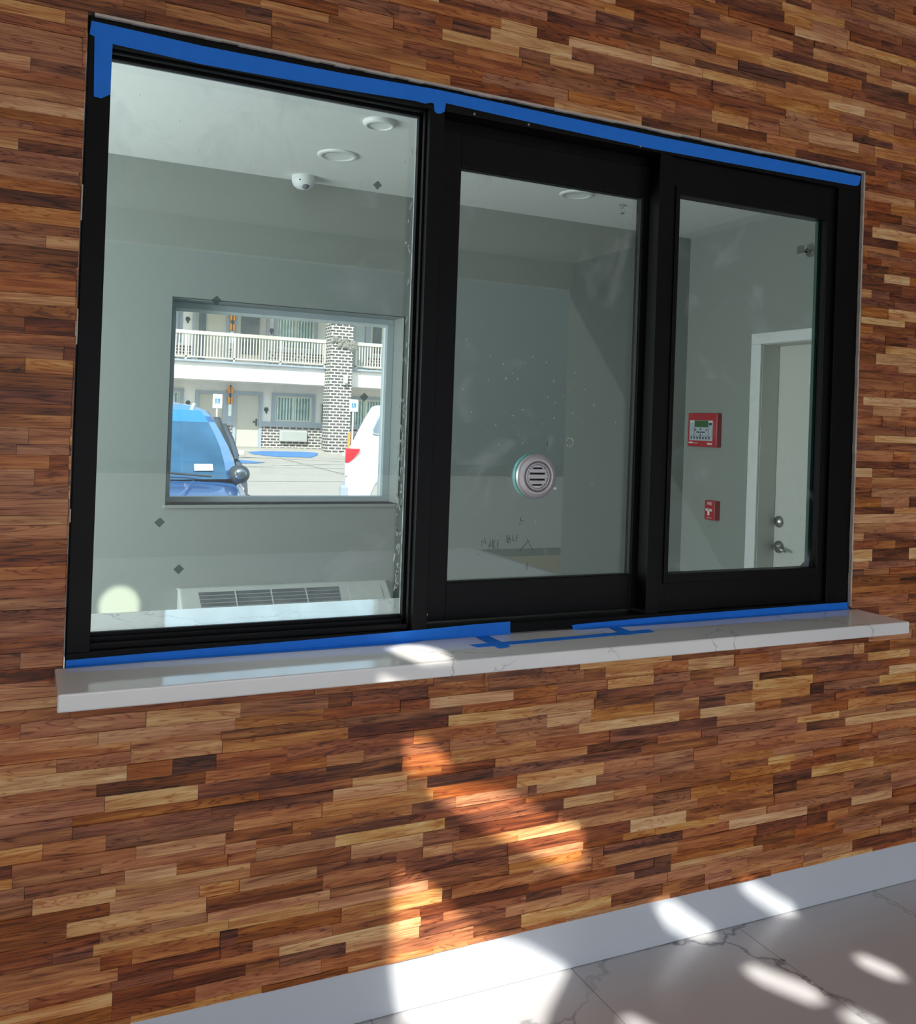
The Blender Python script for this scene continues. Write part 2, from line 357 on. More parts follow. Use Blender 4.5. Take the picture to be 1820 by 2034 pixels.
# ------------------------------------------------------------------ front wall with wood cladding
OX0, OX1, OZ0, OZ1 = 0.096, 2.534, 0.985, 2.450        # opening for the window
SX0, SX1, SZ0, SZ1 = 0.077, 2.560, 0.937, 0.975        # sill slab
WX0, WX1, WZT = -2.4, 5.2, 3.30
def clad_wall():
    mb = MB(); tones = []
    def strip(x0, x1, z0, z1, yf, t, a, b):
        if x1-x0 < 0.002 or z1-z0 < 0.0015: return
        g = 0.00035
        nf = len(mb.f)
        mb.box(x0+g, x1-g, yf, 0.0, z0+g, z1-g, 0)
        tones.extend([(t, a, b)]*(len(mb.f)-nf))
    rows = list(zip(ROWS[:-1], ROWS[1:]))
    for (z0, z1) in rows:
        x = WX0-random.random()*0.3; zc = (z0+z1)/2
        want = sorted([(ox0, ox1, t, i) for i, (ox0, ox1, oz, t) in enumerate(OVR) if z0 <= oz < z1])
        segs = []
        wi = 0
        while x < WX1:
            L = random.choice((0.11, 0.15, 0.19, 0.23, 0.27, 0.32, 0.37))*random.uniform(0.85, 1.15)
            if x > 2.2: L *= 0.85
            if wi < len(want) and x+L > want[wi][0]-0.04:
                if want[wi][0] > x+0.02: segs.append((x, want[wi][0], None)); x = want[wi][0]
                e = want[wi][1]
                if e < x+0.03: wi += 1; continue
                segs.append((x, e, want[wi][2])); x = e; wi += 1
                continue
            segs.append((x, x+L, None)); x += L
        cuts = [z0]+[c for c in (SZ0, SZ1, OZ0, OZ1) if z0 < c < z1]+[z1]
        for (a0, a1, t) in segs:
            a1 = min(a1, WX1); a0 = max(a0, WX0)
            if a1 <= a0: continue
            if t is None:
                r = random.random()
                t = random.gauss(0.43, 0.055) if r < 0.52 else random.gauss(0.27, 0.045) if r < 0.76 else random.gauss(0.56, 0.05) if r < 0.90 else random.gauss(0.76, 0.06)
            else: t = t+random.uniform(-0.03, 0.03)
            yf = -random.choice((0.0085, 0.0100, 0.0115, 0.0130)); a, b = random.random(), random.random()
            for c0, c1 in zip(cuts[:-1], cuts[1:]):
                m_ = (c0+c1)/2
                if OZ0 <= m_ <= OZ1: hole = (OX0, OX1)
                elif SZ0 <= m_ <= SZ1: hole = (SX0, SX1)
                elif SZ1 < m_ < OZ0: hole = (OX0, OX1)
                else: hole = None
                if hole is None: strip(a0, a1, c0, c1, yf, t, a, b)
                else:
                    strip(a0, min(a1, hole[0]), c0, c1, yf, t, a, b); strip(max(a0, hole[1]), a1, c0, c1, yf, t, a, b)
    # drywall and studs behind the cladding; the room face is painted
    def pc(x0, x1, z0, z1):
        mb.box(x0, x1, 0.0, 0.118, z0, z1, 1); tones.extend([(0, 0, 0)]*6)
    pc(WX0, OX0, 0, WZT); pc(OX1, WX1, 0, WZT); pc(OX0, OX1, 0, SZ0); pc(OX0, OX1, OZ1, WZT)
    o = mb.build('wall_front', [M['wood'], M['paint']])
    at = o.data.color_attributes.new('tone', 'FLOAT_COLOR', 'CORNER')
    buf = []
    for p in o.data.polygons:
        buf.extend([*tones[p.index], 1.0]*p.loop_total)
    at.data.foreach_set('color', buf)
    return struct(o, 'wall clad in staggered brown and tan wood strips')
OVR = [(-0.027, 0.174, 0.8186, 0.62), (0.176, 0.483, 0.8175, 0.6), (0.18, 0.451, 0.7914, 0.56), (0.246, 0.455, 0.7523, 0.62), (0.499, 0.705, 0.7941, 0.58), (0.458, 0.771, 0.7606, 0.58), (-0.025, 0.245, 0.7783, 0.52), (-0.021, 0.239, 0.7285, 0.72), (0.196, 0.401, 0.6413, 0.74), (0.404, 0.717, 0.6405, 0.25), (0.434, 0.737, 0.6096, 0.28), (0.737, 0.941, 0.6118, 0.74), (-0.021, 0.193, 0.6412, 0.6), (0.791, 0.996, 0.585, 0.58), (0.713, 1.015, 0.5508, 0.64), (0.182, 0.489, 0.5751, 0.27), (0.127, 0.434, 0.6041, 0.33), (-0.02, 0.126, 0.6157, 0.45), (0.507, 0.71, 0.5538, 0.62), (0.267, 0.47, 0.5227, 0.68), (0.751, 1.054, 0.4934, 0.76), (-0.017, 0.067, 0.5517, 0.62), (0.067, 0.199, 0.5529, 0.5), (0.006, 0.265, 0.5209, 0.45), (0.47, 0.545, 0.5056, 0.55), (0.546, 0.748, 0.4893, 0.5), (0.816, 0.989, 0.4639, 0.33), (0.79, 0.99, 0.4401, 0.68), (0.991, 1.078, 0.4279, 0.72), (0.242, 0.358, 0.4803, 0.66), (0.224, 0.533, 0.448, 0.58), (0.536, 0.79, 0.4343, 0.36), (0.05, 0.224, 0.4543, 0.68), (0.051, 0.225, 0.4319, 0.25), (0.415, 0.719, 0.396, 0.38), (0.794, 0.994, 0.3377, 0.6), (0.212, 0.413, 0.4016, 0.55), (-0.013, 0.212, 0.4226, 0.28), (0.434, 0.737, 0.3622, 0.58), (0.124, 0.431, 0.3656, 0.68), (0.18, 0.485, 0.3343, 0.76), (0.709, 1.01, 0.3138, 0.66), (0.504, 0.71, 0.3118, 0.66), (-0.011, 0.122, 0.365, 0.3), (0.772, 1.051, 0.2812, 0.66), (0.265, 0.466, 0.2832, 0.52), (0.508, 0.77, 0.2841, 0.42), (-0.009, 0.197, 0.3101, 0.5), (0.545, 0.748, 0.2516, 0.52), (0.789, 0.989, 0.1951, 0.7), (0.359, 0.611, 0.2252, 0.6), (0.614, 0.785, 0.217, 0.3), (0.533, 0.717, 0.1884, 0.7), (0.198, 0.467, 0.2699, 0.28), (-0.008, 0.236, 0.257, 0.6), (0.237, 0.529, 0.2207, 0.3), (0.051, 0.221, 0.2228, 0.35), (-0.006, 0.225, 0.2067, 0.74), (0.225, 0.412, 0.1798, 0.32), (0.415, 0.722, 0.1555, 0.52), (0.778, 0.908, 0.8488, 0.28), (0.91, 1.171, 0.8529, 0.42), (1.173, 1.479, 0.8509, 0.42), (1.482, 1.726, 0.8492, 0.66), (1.234, 1.554, 0.8264, 0.36), (1.561, 1.727, 0.8006, 0.76), (0.795, 0.991, 0.8249, 0.25), (0.995, 1.248, 0.7986, 0.64), (1.052, 1.31, 0.7611, 0.76), (1.312, 1.519, 0.7677, 0.62), (1.522, 1.729, 0.7644, 0.38), (1.36, 1.508, 0.7091, 0.74), (1.507, 1.732, 0.7089, 0.58), (1.065, 1.327, 0.6733, 0.62), (0.817, 1.059, 0.7031, 0.4), (0.943, 1.193, 0.6126, 0.18), (1.198, 1.497, 0.6137, 0.6), (1.249, 1.556, 0.58, 0.74), (1.333, 1.535, 0.5225, 0.76), (0.787, 0.938, 0.6174, 0.66), (1.016, 1.268, 0.5579, 0.45), (1.083, 1.306, 0.5211, 0.52), (1.425, 1.598, 0.4689, 0.66), (1.571, 1.737, 0.5585, 0.55), (1.279, 1.483, 0.4033, 0.7), (0.992, 1.278, 0.4262, 0.64), (1.029, 1.191, 0.4009, 0.66), (1.486, 1.744, 0.4032, 0.6), (1.25, 1.494, 0.3417, 0.6), (0.945, 1.247, 0.3657, 0.32), (1.08, 1.332, 0.2855, 0.55), (1.569, 1.747, 0.3206, 0.42), (1.612, 1.75, 0.2578, 0.18), (1.298, 1.598, 0.1874, 0.68), (1.426, 1.679, 0.2275, 0.5), (1.057, 1.31, 0.2419, 0.45), (1.856, 2.036, 0.8261, 0.72), (2.055, 2.234, 0.801, 0.7), (2.295, 2.602, 0.8277, 0.7), (2.232, 2.553, 0.858, 0.6), (2.623, 2.827, 0.8021, 0.74), (2.109, 2.373, 0.7691, 0.7), (2.11, 2.362, 0.7371, 0.66), (1.524, 1.835, 0.7726, 0.3), (1.837, 2.115, 0.7652, 0.36), (2.681, 2.859, 0.7388, 0.7), (2.392, 2.687, 0.7726, 0.22), (2.165, 2.421, 0.7133, 0.2), (1.905, 2.124, 0.691, 0.74), (2.535, 2.864, 0.646, 0.6), (1.572, 1.836, 0.3026, 0.55), (1.567, 1.853, 0.332, 0.2), (1.615, 1.812, 0.2539, 0.18), (1.597, 1.85, 0.1815, 0.5), (2.054, 2.359, 0.1878, 0.5), (2.151, 2.366, 0.2771, 0.2), (1.485, 1.783, 0.1564, 0.28), (1.112, 1.367, 2.618, 0.76), (1.297, 1.445, 2.5952, 0.66), (1.04, 1.209, 2.5664, 0.52), (1.881, 2.098, 2.7426, 0.68), (2.103, 2.351, 2.7273, 0.72), (1.595, 2.11, 2.777, 0.55), (2.432, 2.563, 2.851, 0.68), (2.281, 2.59, 2.7825, 0.62), (2.275, 2.505, 2.5397, 0.72), (2.092, 2.277, 2.4836, 0.6), (1.876, 2.023, 2.519, 0.64), (1.901, 2.098, 2.4935, 0.2), (1.679, 1.872, 2.6181, 0.28), (0.994, 1.108, 2.6066, 0.33), (1.815, 2.173, 2.5764, 0.33), (1.36, 1.588, 2.4795, 0.55), (2.143, 2.417, 2.9205, 0.64), (2.577, 2.776, 2.5365, 0.6), (2.169, 2.416, 2.6839, 0.62), (2.091, 2.343, 2.7687, 0.3), (1.523, 1.82, 2.769, 0.25), (1.473, 1.576, 2.767, 0.6), (1.263, 1.519, 2.5261, 0.35), (0.998, 1.263, 2.512, 0.4), (-0.081, 0.05, 2.4155, 0.68), (-0.079, 0.087, 2.3753, 0.55), (-0.077, -0.017, 2.2986, 0.66), (-0.017, 0.096, 2.2959, 0.3), (0.262, 0.511, 2.501, 0.5), (0.51, 0.854, 2.5114, 0.4), (-0.073, 0.095, 2.2087, 0.68), (-0.072, -0.007, 2.1687, 0.45), (-0.071, -0.035, 2.134, 0.66), (-0.034, 0.093, 2.1337, 0.25), (-0.07, 0.094, 2.1007, 0.4), (-0.069, 0.09, 2.0786, 0.6), (-0.068, 0.094, 2.0413, 0.42), (-0.067, 0.095, 2.0093, 0.24), (-0.066, 0.096, 1.9794, 0.56), (-0.065, 0.094, 1.9452, 0.4), (-0.064, 0.027, 1.9181, 0.36), (0.028, 0.095, 1.9213, 0.66), (-0.063, 0.094, 1.8865, 0.28), (-0.062, 0.091, 1.8536, 0.36), (-0.061, 0.092, 1.8195, 0.56), (-0.06, 0.093, 1.7909, 0.68), (-0.059, 0.093, 1.7663, 0.42), (-0.008, 0.093, 1.7301, 0.26), (-0.058, -0.009, 1.7324, 0.22), (-0.056, 0.094, 1.7009, 0.45), (-0.003, 0.093, 1.6436, 0.6), (-0.054, -0.005, 1.6393, 0.26), (-0.053, 0.093, 1.6115, 0.32), (-0.052, 0.092, 1.5771, 0.27), (-0.051, 0.091, 1.5484, 0.28), (-0.05, 0.092, 1.5236, 0.5), (-0.049, 0.007, 1.49, 0.46), (0.009, 0.091, 1.4899, 0.52), (-0.014, 0.091, 1.4608, 0.5), (-0.048, -0.016, 1.4585, 0.4), (-0.047, 0.051, 1.4315, 0.5), (0.053, 0.09, 1.4315, 0.28), (-0.046, 0.022, 1.3972, 0.48), (0.024, 0.091, 1.4005, 0.45), (-0.045, 0.092, 1.3678, 0.36), (-0.044, 0.093, 1.3362, 0.46), (-0.043, 0.093, 1.3056, 0.55), (-0.042, 0.092, 1.2798, 0.56), (-0.041, 0.095, 1.2463, 0.3), (-0.04, 0.094, 1.2186, 0.24), (-0.039, -0.012, 1.1918, 0.72), (-0.01, 0.093, 1.1913, 0.5), (-0.038, 0.094, 1.1583, 0.42), (-0.037, 0.095, 1.1277, 0.46), (-0.036, 0.096, 1.0951, 0.27), (-0.035, 0.095, 1.0703, 0.4), (-0.034, 0.095, 1.0358, 0.34), (0.008, 0.094, 0.9979, 0.6), (-0.033, 0.007, 0.9971, 0.32)]
ROWS = [0.1385, 0.1547, 0.1912, 0.2212, 0.2447, 0.2737, 0.3102, 0.3392, 0.3627, 0.3992, 0.4292, 0.4657, 0.4957, 0.5192, 0.5482, 0.5847, 0.6137, 0.6372, 0.6737, 0.7037, 0.7402, 0.7702, 0.7937, 0.8227, 0.8592, 0.8882, 0.9117, 0.9482, 0.9782, 1.0132, 1.0502, 1.0872, 1.1085, 1.1338, 1.1746, 1.2038, 1.229, 1.264, 1.295, 1.3164, 1.3532, 1.3823, 1.4192, 1.4502, 1.4734, 1.5103, 1.5393, 1.5626, 1.5974, 1.6303, 1.6632, 1.693, 1.7169, 1.753, 1.7822, 1.8057, 1.8432, 1.8723, 1.9084, 1.9389, 1.9611, 1.9985, 2.0276, 2.0553, 2.0858, 2.1162, 2.1411, 2.1646, 2.1812, 2.2034, 2.2334, 2.2699, 2.2934, 2.3224, 2.3589, 2.3879, 2.4114, 2.4414, 2.4779, 2.5079, 2.5444, 2.5679, 2.5969, 2.6334, 2.6624, 2.6859, 2.7159, 2.7524, 2.7824, 2.8189, 2.8424, 2.8714, 2.9079, 2.9369, 2.9604, 2.9904, 3.0269, 3.0569, 3.0934, 3.1169, 3.1459, 3.1824, 3.2114, 3.2349, 3.2649, 3.3]

OVR = [((a-random.uniform(0.0, 0.30) if a < 0 else a), b, z, t) for a, b, z, t in OVR]
clad_wall()
# raw edge of drywall showing round the opening
e = MB()
def ragged(p0, p1, n, w, amp, vertical, side):
    for i in range(n):
        a0 = p0+(p1-p0)*i/n; a1 = p0+(p1-p0)*(i+1)/n; ww = w+random.uniform(-amp, amp)
        if vertical: e.box(side, side+ww if side > 1 else side+ww, -0.011, -0.001, a0, a1)
        else: e.box(a0, a1, -0.011, -0.001, side-ww, side)
ragged(0.11, 2.53, 60, 0.006, 0.0015, False, OZ1)
for i in range(40):
    z0 = 0.985+i*(2.45-0.985)/40; ww = 0.006+random.uniform(-0.002, 0.001); e.box(OX1-ww, OX1, -0.0125, -0.001, z0, z0+(2.45-0.985)/40)
for z0, z1 in ((1.98, 2.06), (1.70, 1.78), (1.30, 1.33)): e.box(OX0, OX0+0.003, -0.010, -0.001, z0, z1)
struct(e.build('trim_1', M['drywall']), 'raw beige drywall edge around the black window frame')

bb = MB()
bb.box(WX0, WX1, -0.0075, 0.0, 0.0015, 0.1385)
struct(bb.build('baseboard_front', M['base'], bevel=0.002), 'white flat baseboard under the wood wall')

# lobby floor: large marble tiles with grout
fl = MB(); fl.box(WX0, WX1, -8.0, 0.118, -0.05, -0.0015, 1)
gx = [1.472+0.6096*i for i in range(-7, 7)]
for i, x in enumerate(gx[:-1]):
    y = -0.585 if i % 2 else -0.95
    ys = [0.0, y]
    while ys[-1] > -8: ys.append(ys[-1]-1.2192)
    for a, b_ in zip(ys[:-1], ys[1:]):
        x0, x1 = max(x+0.0012, WX0), min(x+0.6096-0.0012, WX1)
        if x1 > x0: fl.box(x0, x1, max(b_+0.0012, -8), a-0.0012, -0.004, 0.0, 0)
struct(fl.build('floor', [M['tile'], M['grout']]), 'white marble floor tiles with grey veins and thin grout lines')

w = MB(); w.box(-120, 120, -260, -8.0, -0.12, -0.02); struct(w.build('floor_forecourt', simple('forecourt_concrete', (0.24, 0.24, 0.235), 0.9, var=0.1, scale=0.5)), 'concrete forecourt in front of the entrance')
w = MB(); w.box(WX0, WX1, -6.06, -5.96, 3.02, 3.30); struct(w.build('trim_5', M['paint_lobby']))  # unseen beam added to set where the bright reflection in the panes starts
w = MB(); w.box(-60, 70, -34, -30, -0.1, 7.2); tag(w.build('reflection_block', simple('pale_render', (0.40, 0.44, 0.46), 0.9)), 'unseen pale block added behind the viewer to even out the glass reflections', 'building')  # added out of view so the panes reflect less sky
# unseen porch ceiling; its openings are made up to shape the sun patches
def back(p, zc=3.30):
    t = (zc-p[2])/(-SUN_DIR.z); return (p[0]-SUN_DIR.x*t, p[1]-SUN_DIR.y*t)
YW = -0.012
PATCH = [
    [(0.925, YW, 0.735), (1.00, YW, 0.705), (1.05, YW, 0.655), (1.075, YW, 0.612), (1.00, YW, 0.615), (0.935, YW, 0.625)],
    [(0.985, YW, 0.595), (1.10, YW, 0.575), (1.22, YW, 0.545), (1.30, YW, 0.505), (1.40, YW, 0.44), (1.485, YW, 0.40), (1.505, YW, 0.315), (1.46, YW, 0.275), (1.37, YW, 0.325), (1.22, YW, 0.41), (1.11, YW, 0.485), (1.02, YW, 0.545)],
    [(0.915, YW, 0.37), (0.985, YW, 0.355), (1.04, YW, 0.30), (1.11, YW, 0.22), (1.20, YW, 0.155), (1.32, YW, 0.10), (1.46, YW, 0.003), (1.30, -0.16, 0), (1.18, -0.30, 0), (1.0, -0.2, 0), (0.92, -0.05, 0), (0.915, YW, 0.10)],
    [(1.745, YW, 0.139), (1.815, YW, 0.139), (1.985, YW, 0.01), (1.955, -0.045, 0), (1.90, -0.03, 0), (1.80, YW, 0.055)],
    [(2.065, YW, 0.142), (2.125, YW, 0.142), (2.325, YW, 0.015), (2.30, YW-0.03, 0), (2.235, YW, 0.012), (2.14, YW, 0.075)],
    [(1.925, -0.20, 0), (1.985, -0.19, 0), (2.06, -0.33, 0), (2.05, -0.41, 0), (1.99, -0.40, 0), (1.93, -0.28, 0)],
    [(2.285, -0.28, 0), (2.335, -0.275, 0), (2.365, -0.36, 0), (2.345, -0.42, 0), (2.30, -0.40, 0), (2.275, -0.33, 0)],
    [(1.455, -0.25, 0), (1.51, -0.25, 0), (1.55, -0.38, 0), (1.49, -0.40, 0)],
    [(2.02, -0.46, 0), (2.09, -0.455, 0), (2.12, -0.55, 0), (2.04, -0.56, 0)],
    [(0.845, -0.06, 0.975), (0.90, -0.035, 0.975), (0.95, -0.055, 0.975), (0.975, -0.12, 0.975), (0.96, -0.225, 0.975), (0.87, -0.225, 0.975), (0.85, -0.14, 0.975)],
]
def ceiling_holes():
    holes = [[Vector(back(p)) for p in poly] for poly in PATCH]
    outer = [Vector((WX0, -6.0)), Vector((WX1, -6.0)), Vector((WX1, 0.0)), Vector((WX0, 0.0))]
    vs = list(outer); ed = [(0, 1), (1, 2), (2, 3), (3, 0)]
    for h in holes:
        k = len(vs); vs += h; ed += [(k+i, k+(i+1) % len(h)) for i in range(len(h))]
    V, E_, F, *_ = delaunay_2d_cdt(vs, ed, [], 0, 1e-6)
    def inside(p, poly):
        c = False; n = len(poly)
        for i in range(n):
            a, b_ = poly[i], poly[i-1]
            if (a.y > p.y) != (b_.y > p.y) and p.x < (b_.x-a.x)*(p.y-a.y)/(b_.y-a.y)+a.x: c = not c
        return c
    bm = bmesh.new(); bv = [bm.verts.new((v.x, v.y, 3.30)) for v in V]
    for f in F:
        c = (V[f[0]]+V[f[1]]+V[f[2]])/3
        if not any(inside(c, h) for h in holes): bm.faces.new([bv[i] for i in f])
    ret = bmesh.ops.extrude_face_region(bm, geom=list(bm.faces))
    for v in [g for g in ret['geom'] if isinstance(g, bmesh.types.BMVert)]: v.co.z = 3.31
    bmesh.ops.recalc_face_normals(bm, faces=bm.faces)
    me = bpy.data.meshes.new('ceiling_sun_mask'); bm.to_mesh(me); bm.free(); me.materials.append(M['paint_lobby'])
    o = bpy.data.objects.new('ceiling', me); COL.objects.link(o); return struct(o, 'unseen porch ceiling with openings added to shape the sun patches')
ceiling_holes()
w = MB(); w.box(WX0-0.1, WX0, -6.0, 0.118, 0, 3.3); struct(w.build('wall_left', M['paint_lobby']))
w = MB(); w.box(WX1, WX1+0.1, -6.0, 0.118, 0, 3.3); struct(w.build('wall_right', simple('grey_side_wall_paint', (0.16, 0.18, 0.19), 0.8, var=0.03)))

# ------------------------------------------------------------------ office behind the glass
RX0, RX1, RY, RZ = -1.60, 3.69, 2.31, 2.750
w = MB(); w.box(RX0, RX1+0.5, 0.118, RY+0.22, -0.05, -0.002); struct(w.build('floor_office', simple('office_vinyl', (0.42, 0.40, 0.37), 0.5, var=0.05)))
w = MB(); w.box(RX0, RX1+0.5, 0.118, RY+0.22, RZ, RZ+0.1); struct(w.build('ceiling_office', M['ceil']), 'white ceiling of the office behind the glass')
WBX0, WBX1, WBZ0, WBZ1 = 0.618, 1.803, 1.118, 2.108
w = MB()
w.box(RX0, WBX0, RY, RY+0.22, 0, RZ); w.box(WBX1, RX1+0.5, RY, RY+0.22, 0, RZ); w.box(WBX0, WBX1, RY, RY+0.22, 0, WBZ0); w.box(WBX0, WBX1, RY, RY+0.22, WBZ1, RZ)
struct(w.build('wall_back', M['paint']), 'grey green office wall with a window onto the parking lot')
DY0, DY1, DZ = 0.76, 1.663, 2.054
w = MB()
w.box(RX1, RX1+0.14, DY1, RY, 0, RZ); w.box(RX1, RX1+0.14, 0.118, DY0, 0, RZ); w.box(RX1, RX1+0.14, DY0, DY1, DZ, RZ)
struct(w.build('wall_office_right', M['paint']), 'grey green side wall holding the alarm panel and door')
w = MB()
w.box(RX0-0.12, RX0, 0.118, 0.45, 0, RZ); w.box(RX0-0.12, RX0, 2.05, RY+0.22, 0, RZ); w.box(RX0-0.12, RX0, 0.45, 2.05, 0, 0.7); w.box(RX0-0.12, RX0, 0.45, 2.05, 2.3, RZ)
struct(w.build('wall_office_left', M['paint']))  # unseen opening added to let light into the office
# outer roof over the office
w = MB(); w.box(-2.6, 5.4, 0.118, RY+0.25, 3.2, 3.35); struct(w.build('ceiling_roof_deck', M['stucco']))

# office window
d = MB()
y0, y1 = 2.45, 2.51
d.box(WBX0, WBX1, y0, y1, WBZ1-0.030, WBZ1); d.box(WBX0, WBX1, y0, y1, WBZ0, WBZ0+0.028)
d.box(WBX0, WBX0+0.036, y0, y1, WBZ0+0.028, WBZ1-0.030); d.box(WBX1-0.040, WBX1, y0, y1, WBZ0+0.028, WBZ1-0.030)
win2 = struct(d.build('window_2', M['winframe'], bevel=0.003), 'grey framed office window looking onto the parking lot')
g = MB(); g.box(WBX0+0.03, WBX1-0.035, 2.478, 2.482, WBZ0+0.02, WBZ1-0.02); g.build('window_pane', M['glassc'], win2)
s_ = MB(); s_.box(WBX0+0.036, WBX1-0.04, 2.455, 2.475, WBZ1-0.045, WBZ1-0.0305); s_.box(WBX1-0.046, WBX1-0.0405, 2.462, 2.505, WBZ0+0.03, WBZ1-0.04)
s_.build('sash_stop', M['sign'], win2)  # white material paints in the light caught along the top stop
d = MB(); d.box(WBX0-0.012, WBX1+0.012, RY-0.012, 2.45, WBZ0-0.016, WBZ0, 0)
struct(d.build('trim_2', M['paint'], bevel=0.003), 'thin painted stool at the foot of the office window')
d = MB()
d.box(WBX0-0.004, WBX0-0.001, RY-0.0015, RY+0.001, WBZ0, WBZ1+0.004); d.box(WBX0-0.004, WBX1+0.004, RY-0.0015, RY+0.001, WBZ1+0.001, WBZ1+0.0045); d.box(WBX1+0.001, WBX1+0.004, RY-0.0015, RY+0.001, WBZ0, WBZ1+0.004)
struct(d.build('trim_3', M['caulk']), 'dark open gap round the office window reveal')

# ------------------------------------------------------------------ transaction window (black frame)
d = MB()
FZ0, FZ1 = 0.977, 2.446
HB = 2.385                                  # underside of header
d.box(0.100, 2.530, 0, 0.09, HB, FZ1)       # header
d.box(0.100, 2.530, 0, 0.09, FZ0, 1.003)    # bottom rail
d.box(0.100, 0.150, 0, 0.09, 1.003, HB)     # left jamb
d.box(0.942, 0.985, 0, 0.09, 1.003, HB)     # mullion between left and middle panes
d.box(1.695, 1.740, 0, 0.09, 1.003, HB)     # mullion between middle and right panes
d.box(2.428, 2.530, 0, 0.09, 1.003, HB)     # right jamb
win1 = d.build('window_1', M['black'], bevel=0.0015)
struct(win1, 'black metal service window frame with three panes')
b_ = MB()   # glazing stops of the left pane, stepped
for (yy, dd) in ((0.020, 0.006), (0.045, 0.012)):
    b_.box(0.150, 0.942, yy, yy+0.014, HB-dd, HB); b_.box(0.150, 0.942, yy, yy+0.014, 1.003, 1.006+dd*1.6)
    b_.box(0.942-dd, 0.942, yy, yy+0.014, 1.003, HB)
b_.box(0.150, 0.942, 0.06, 0.072, 1.003, 1.034)
b_.build('glazing_stop', M['black'], win1, bevel=0.001)
g = MB(); g.box(0.151, 0.940, 0.073, 0.079, 1.02, HB-0.001); pane1 = g.build('fixed_pane', M['glass'], win1)
t = MB(); t.box(0.1515, 0.940, 0.068, 0.0725, HB-0.010, HB-0.001); t.box(0.932, 0.9405, 0.066, 0.0725, 1.034, HB); t.build('spacer_strip', M['winframe'], win1)
# middle sliding sash
sy0, sy1 = 0.052, 0.086
d = MB()
d.box(0.985, 1.062, sy0, sy1, 1.010, 2.352); d.box(1.675, 1.697, sy0, sy1, 1.010, 2.352)
d.box(1.062, 1.675, sy0, sy1, 2.258, 2.352); d.box(1.062, 1.675, sy0, sy1, 1.010, 1.114)
d.box(0.985, 1.695, sy0+0.008, sy1, 2.352, HB)
sash = d.build('sliding_sash', M['black'], win1, bevel=0.0015)
g = MB(); g.box(1.058, 1.680, 0.067, 0.073, 1.110, 2.262); g.build('sash_pane', M['glass'], sash)
g = MB(); g.box(1.0625, 1.0655, 0.058, 0.0668, 1.114, 2.258); g.box(1.670, 1.6745, 0.055, 0.0668, 1.114, 2.258); g.box(1.0625, 1.6745, 0.058, 0.0668, 2.2545, 2.2575); g.box(1.0625, 1.6745, 0.058, 0.0668, 1.1145, 1.1175)
g.build('gasket', M['gasket'], sash)
# right sash, set further forward
d = MB()
d.box(1.740, 1.780, 0.014, 0.05, 1.003, HB); d.box(2.390, 2.428, 0.014, 0.05, 1.003, HB)
d.box(1.780, 2.390, 0.014, 0.05, 2.272, HB); d.box(1.780, 2.390, 0.014, 0.05, 1.003, 1.118)
d.box(1.765, 1.7805, 0.008, 0.014, 1.09, 2.30); d.box(2.390, 2.404, 0.008, 0.014, 1.09, 2.30); d.box(1.7805, 2.390, 0.008, 0.014, 2.272, 2.30); d.box(1.7805, 2.390, 0.008, 0.014, 1.09, 1.118)
sash2 = d.build('fixed_sash', M['black'], win1, bevel=0.0015)
g = MB(); g.box(1.776, 2.394, 0.030, 0.036, 1.114, 2.276); g.build('sash_pane', M['glass'], sash2)
g = MB(); g.box(2.3785, 2.3895, 0.0365, 0.049, 1.12, 2.27); g.build('glass_edge', M['glassedge'], sash2)
sc = MB()
for x, z in ((1.2404, 2.392), (1.0715, 2.392), (1.62, 2.392)): sc.lathe([(0.0001, -0.002), (0.003, -0.0018), (0.0038, 0)], (x, 0, z), 'y', 12)
sc.lathe([(0.0001, -0.002), (0.003, -0.0018), (0.0038, 0)], (1.0055, sy0, 1.03), 'y', 12)
sc.build('screw_head', M['chrome'], win1)
# white painted jamb of the wall opening seen past the right pane
d = MB(); d.box(2.462, OX1, 0.0905, 0.118, SZ1, OZ1); struct(d.build('trim_4', M['white']), 'pale painted return beside the right pane')

# speak-through grille
sp = empty('speak_through_grille', (1.341, 0.067, 1.408)); tag(sp, 'round silver speak-through grille set in the middle glass pane', 'speak grille')
c = (1.341, 0.067, 1.408)
m_ = MB(); m_.lathe([(0.042, -0.004), (0.043, -0.012), (0.047, -0.016), (0.052, -0.014), (0.056, -0.012), (0.062, -0.011), (0.0645, -0.007), (0.0655, 0.0)], c, 'y', 64); m_.build('rim', M['alu'], sp, smooth=True)
m_ = MB(); m_.lathe([(0.0001, -0.003), (0.043, -0.003)], c, 'y', 48); m_.build('dark_backing', M['gasket'], sp)
m_ = MB(); rr = 0.034
m_.lathe([(rr-0.001, -0.004), (rr, -0.013), (0.037, -0.015), (0.0405, -0.013), (0.043, -0.006)], c, 'y', 64)
for zc, hh in ((0.0, 0.0062), (0.0165, 0.0055), (-0.0165, 0.0055)):
    hw = math.sqrt(max(0, rr*rr-zc*zc))
    m_.box(c[0]-hw, c[0]+hw, c[1]-0.0115, c[1]-0.004, c[2]+zc-hh, c[2]+zc+hh)
for sgn in (1, -1):
    arc = [(c[0]+rr*math.cos(a), c[2]+sgn*rr*math.sin(a)) for a in [math.radians(50+80*i/10) for i in range(11)]]
    m_.prism(arc, 1, c[1]-0.0115, c[1]-0.004)
for sx_ in (-1, 1):
    for zc in (0.0085, -0.0085, 0.0245, -0.0245):
        hw = math.sqrt(max(0, rr*rr-zc*zc)); m_.box(c[0]+(sx_*hw if sx_ < 0 else hw-0.008), c[0]+(sx_*hw+0.008 if sx_ < 0 else hw), c[1]-0.0105, c[1]-0.004, c[2]+zc-0.004, c[2]+zc+0.004)
m_.build('louvre', M['alu'], sp, bevel=0.0012, smooth=False)
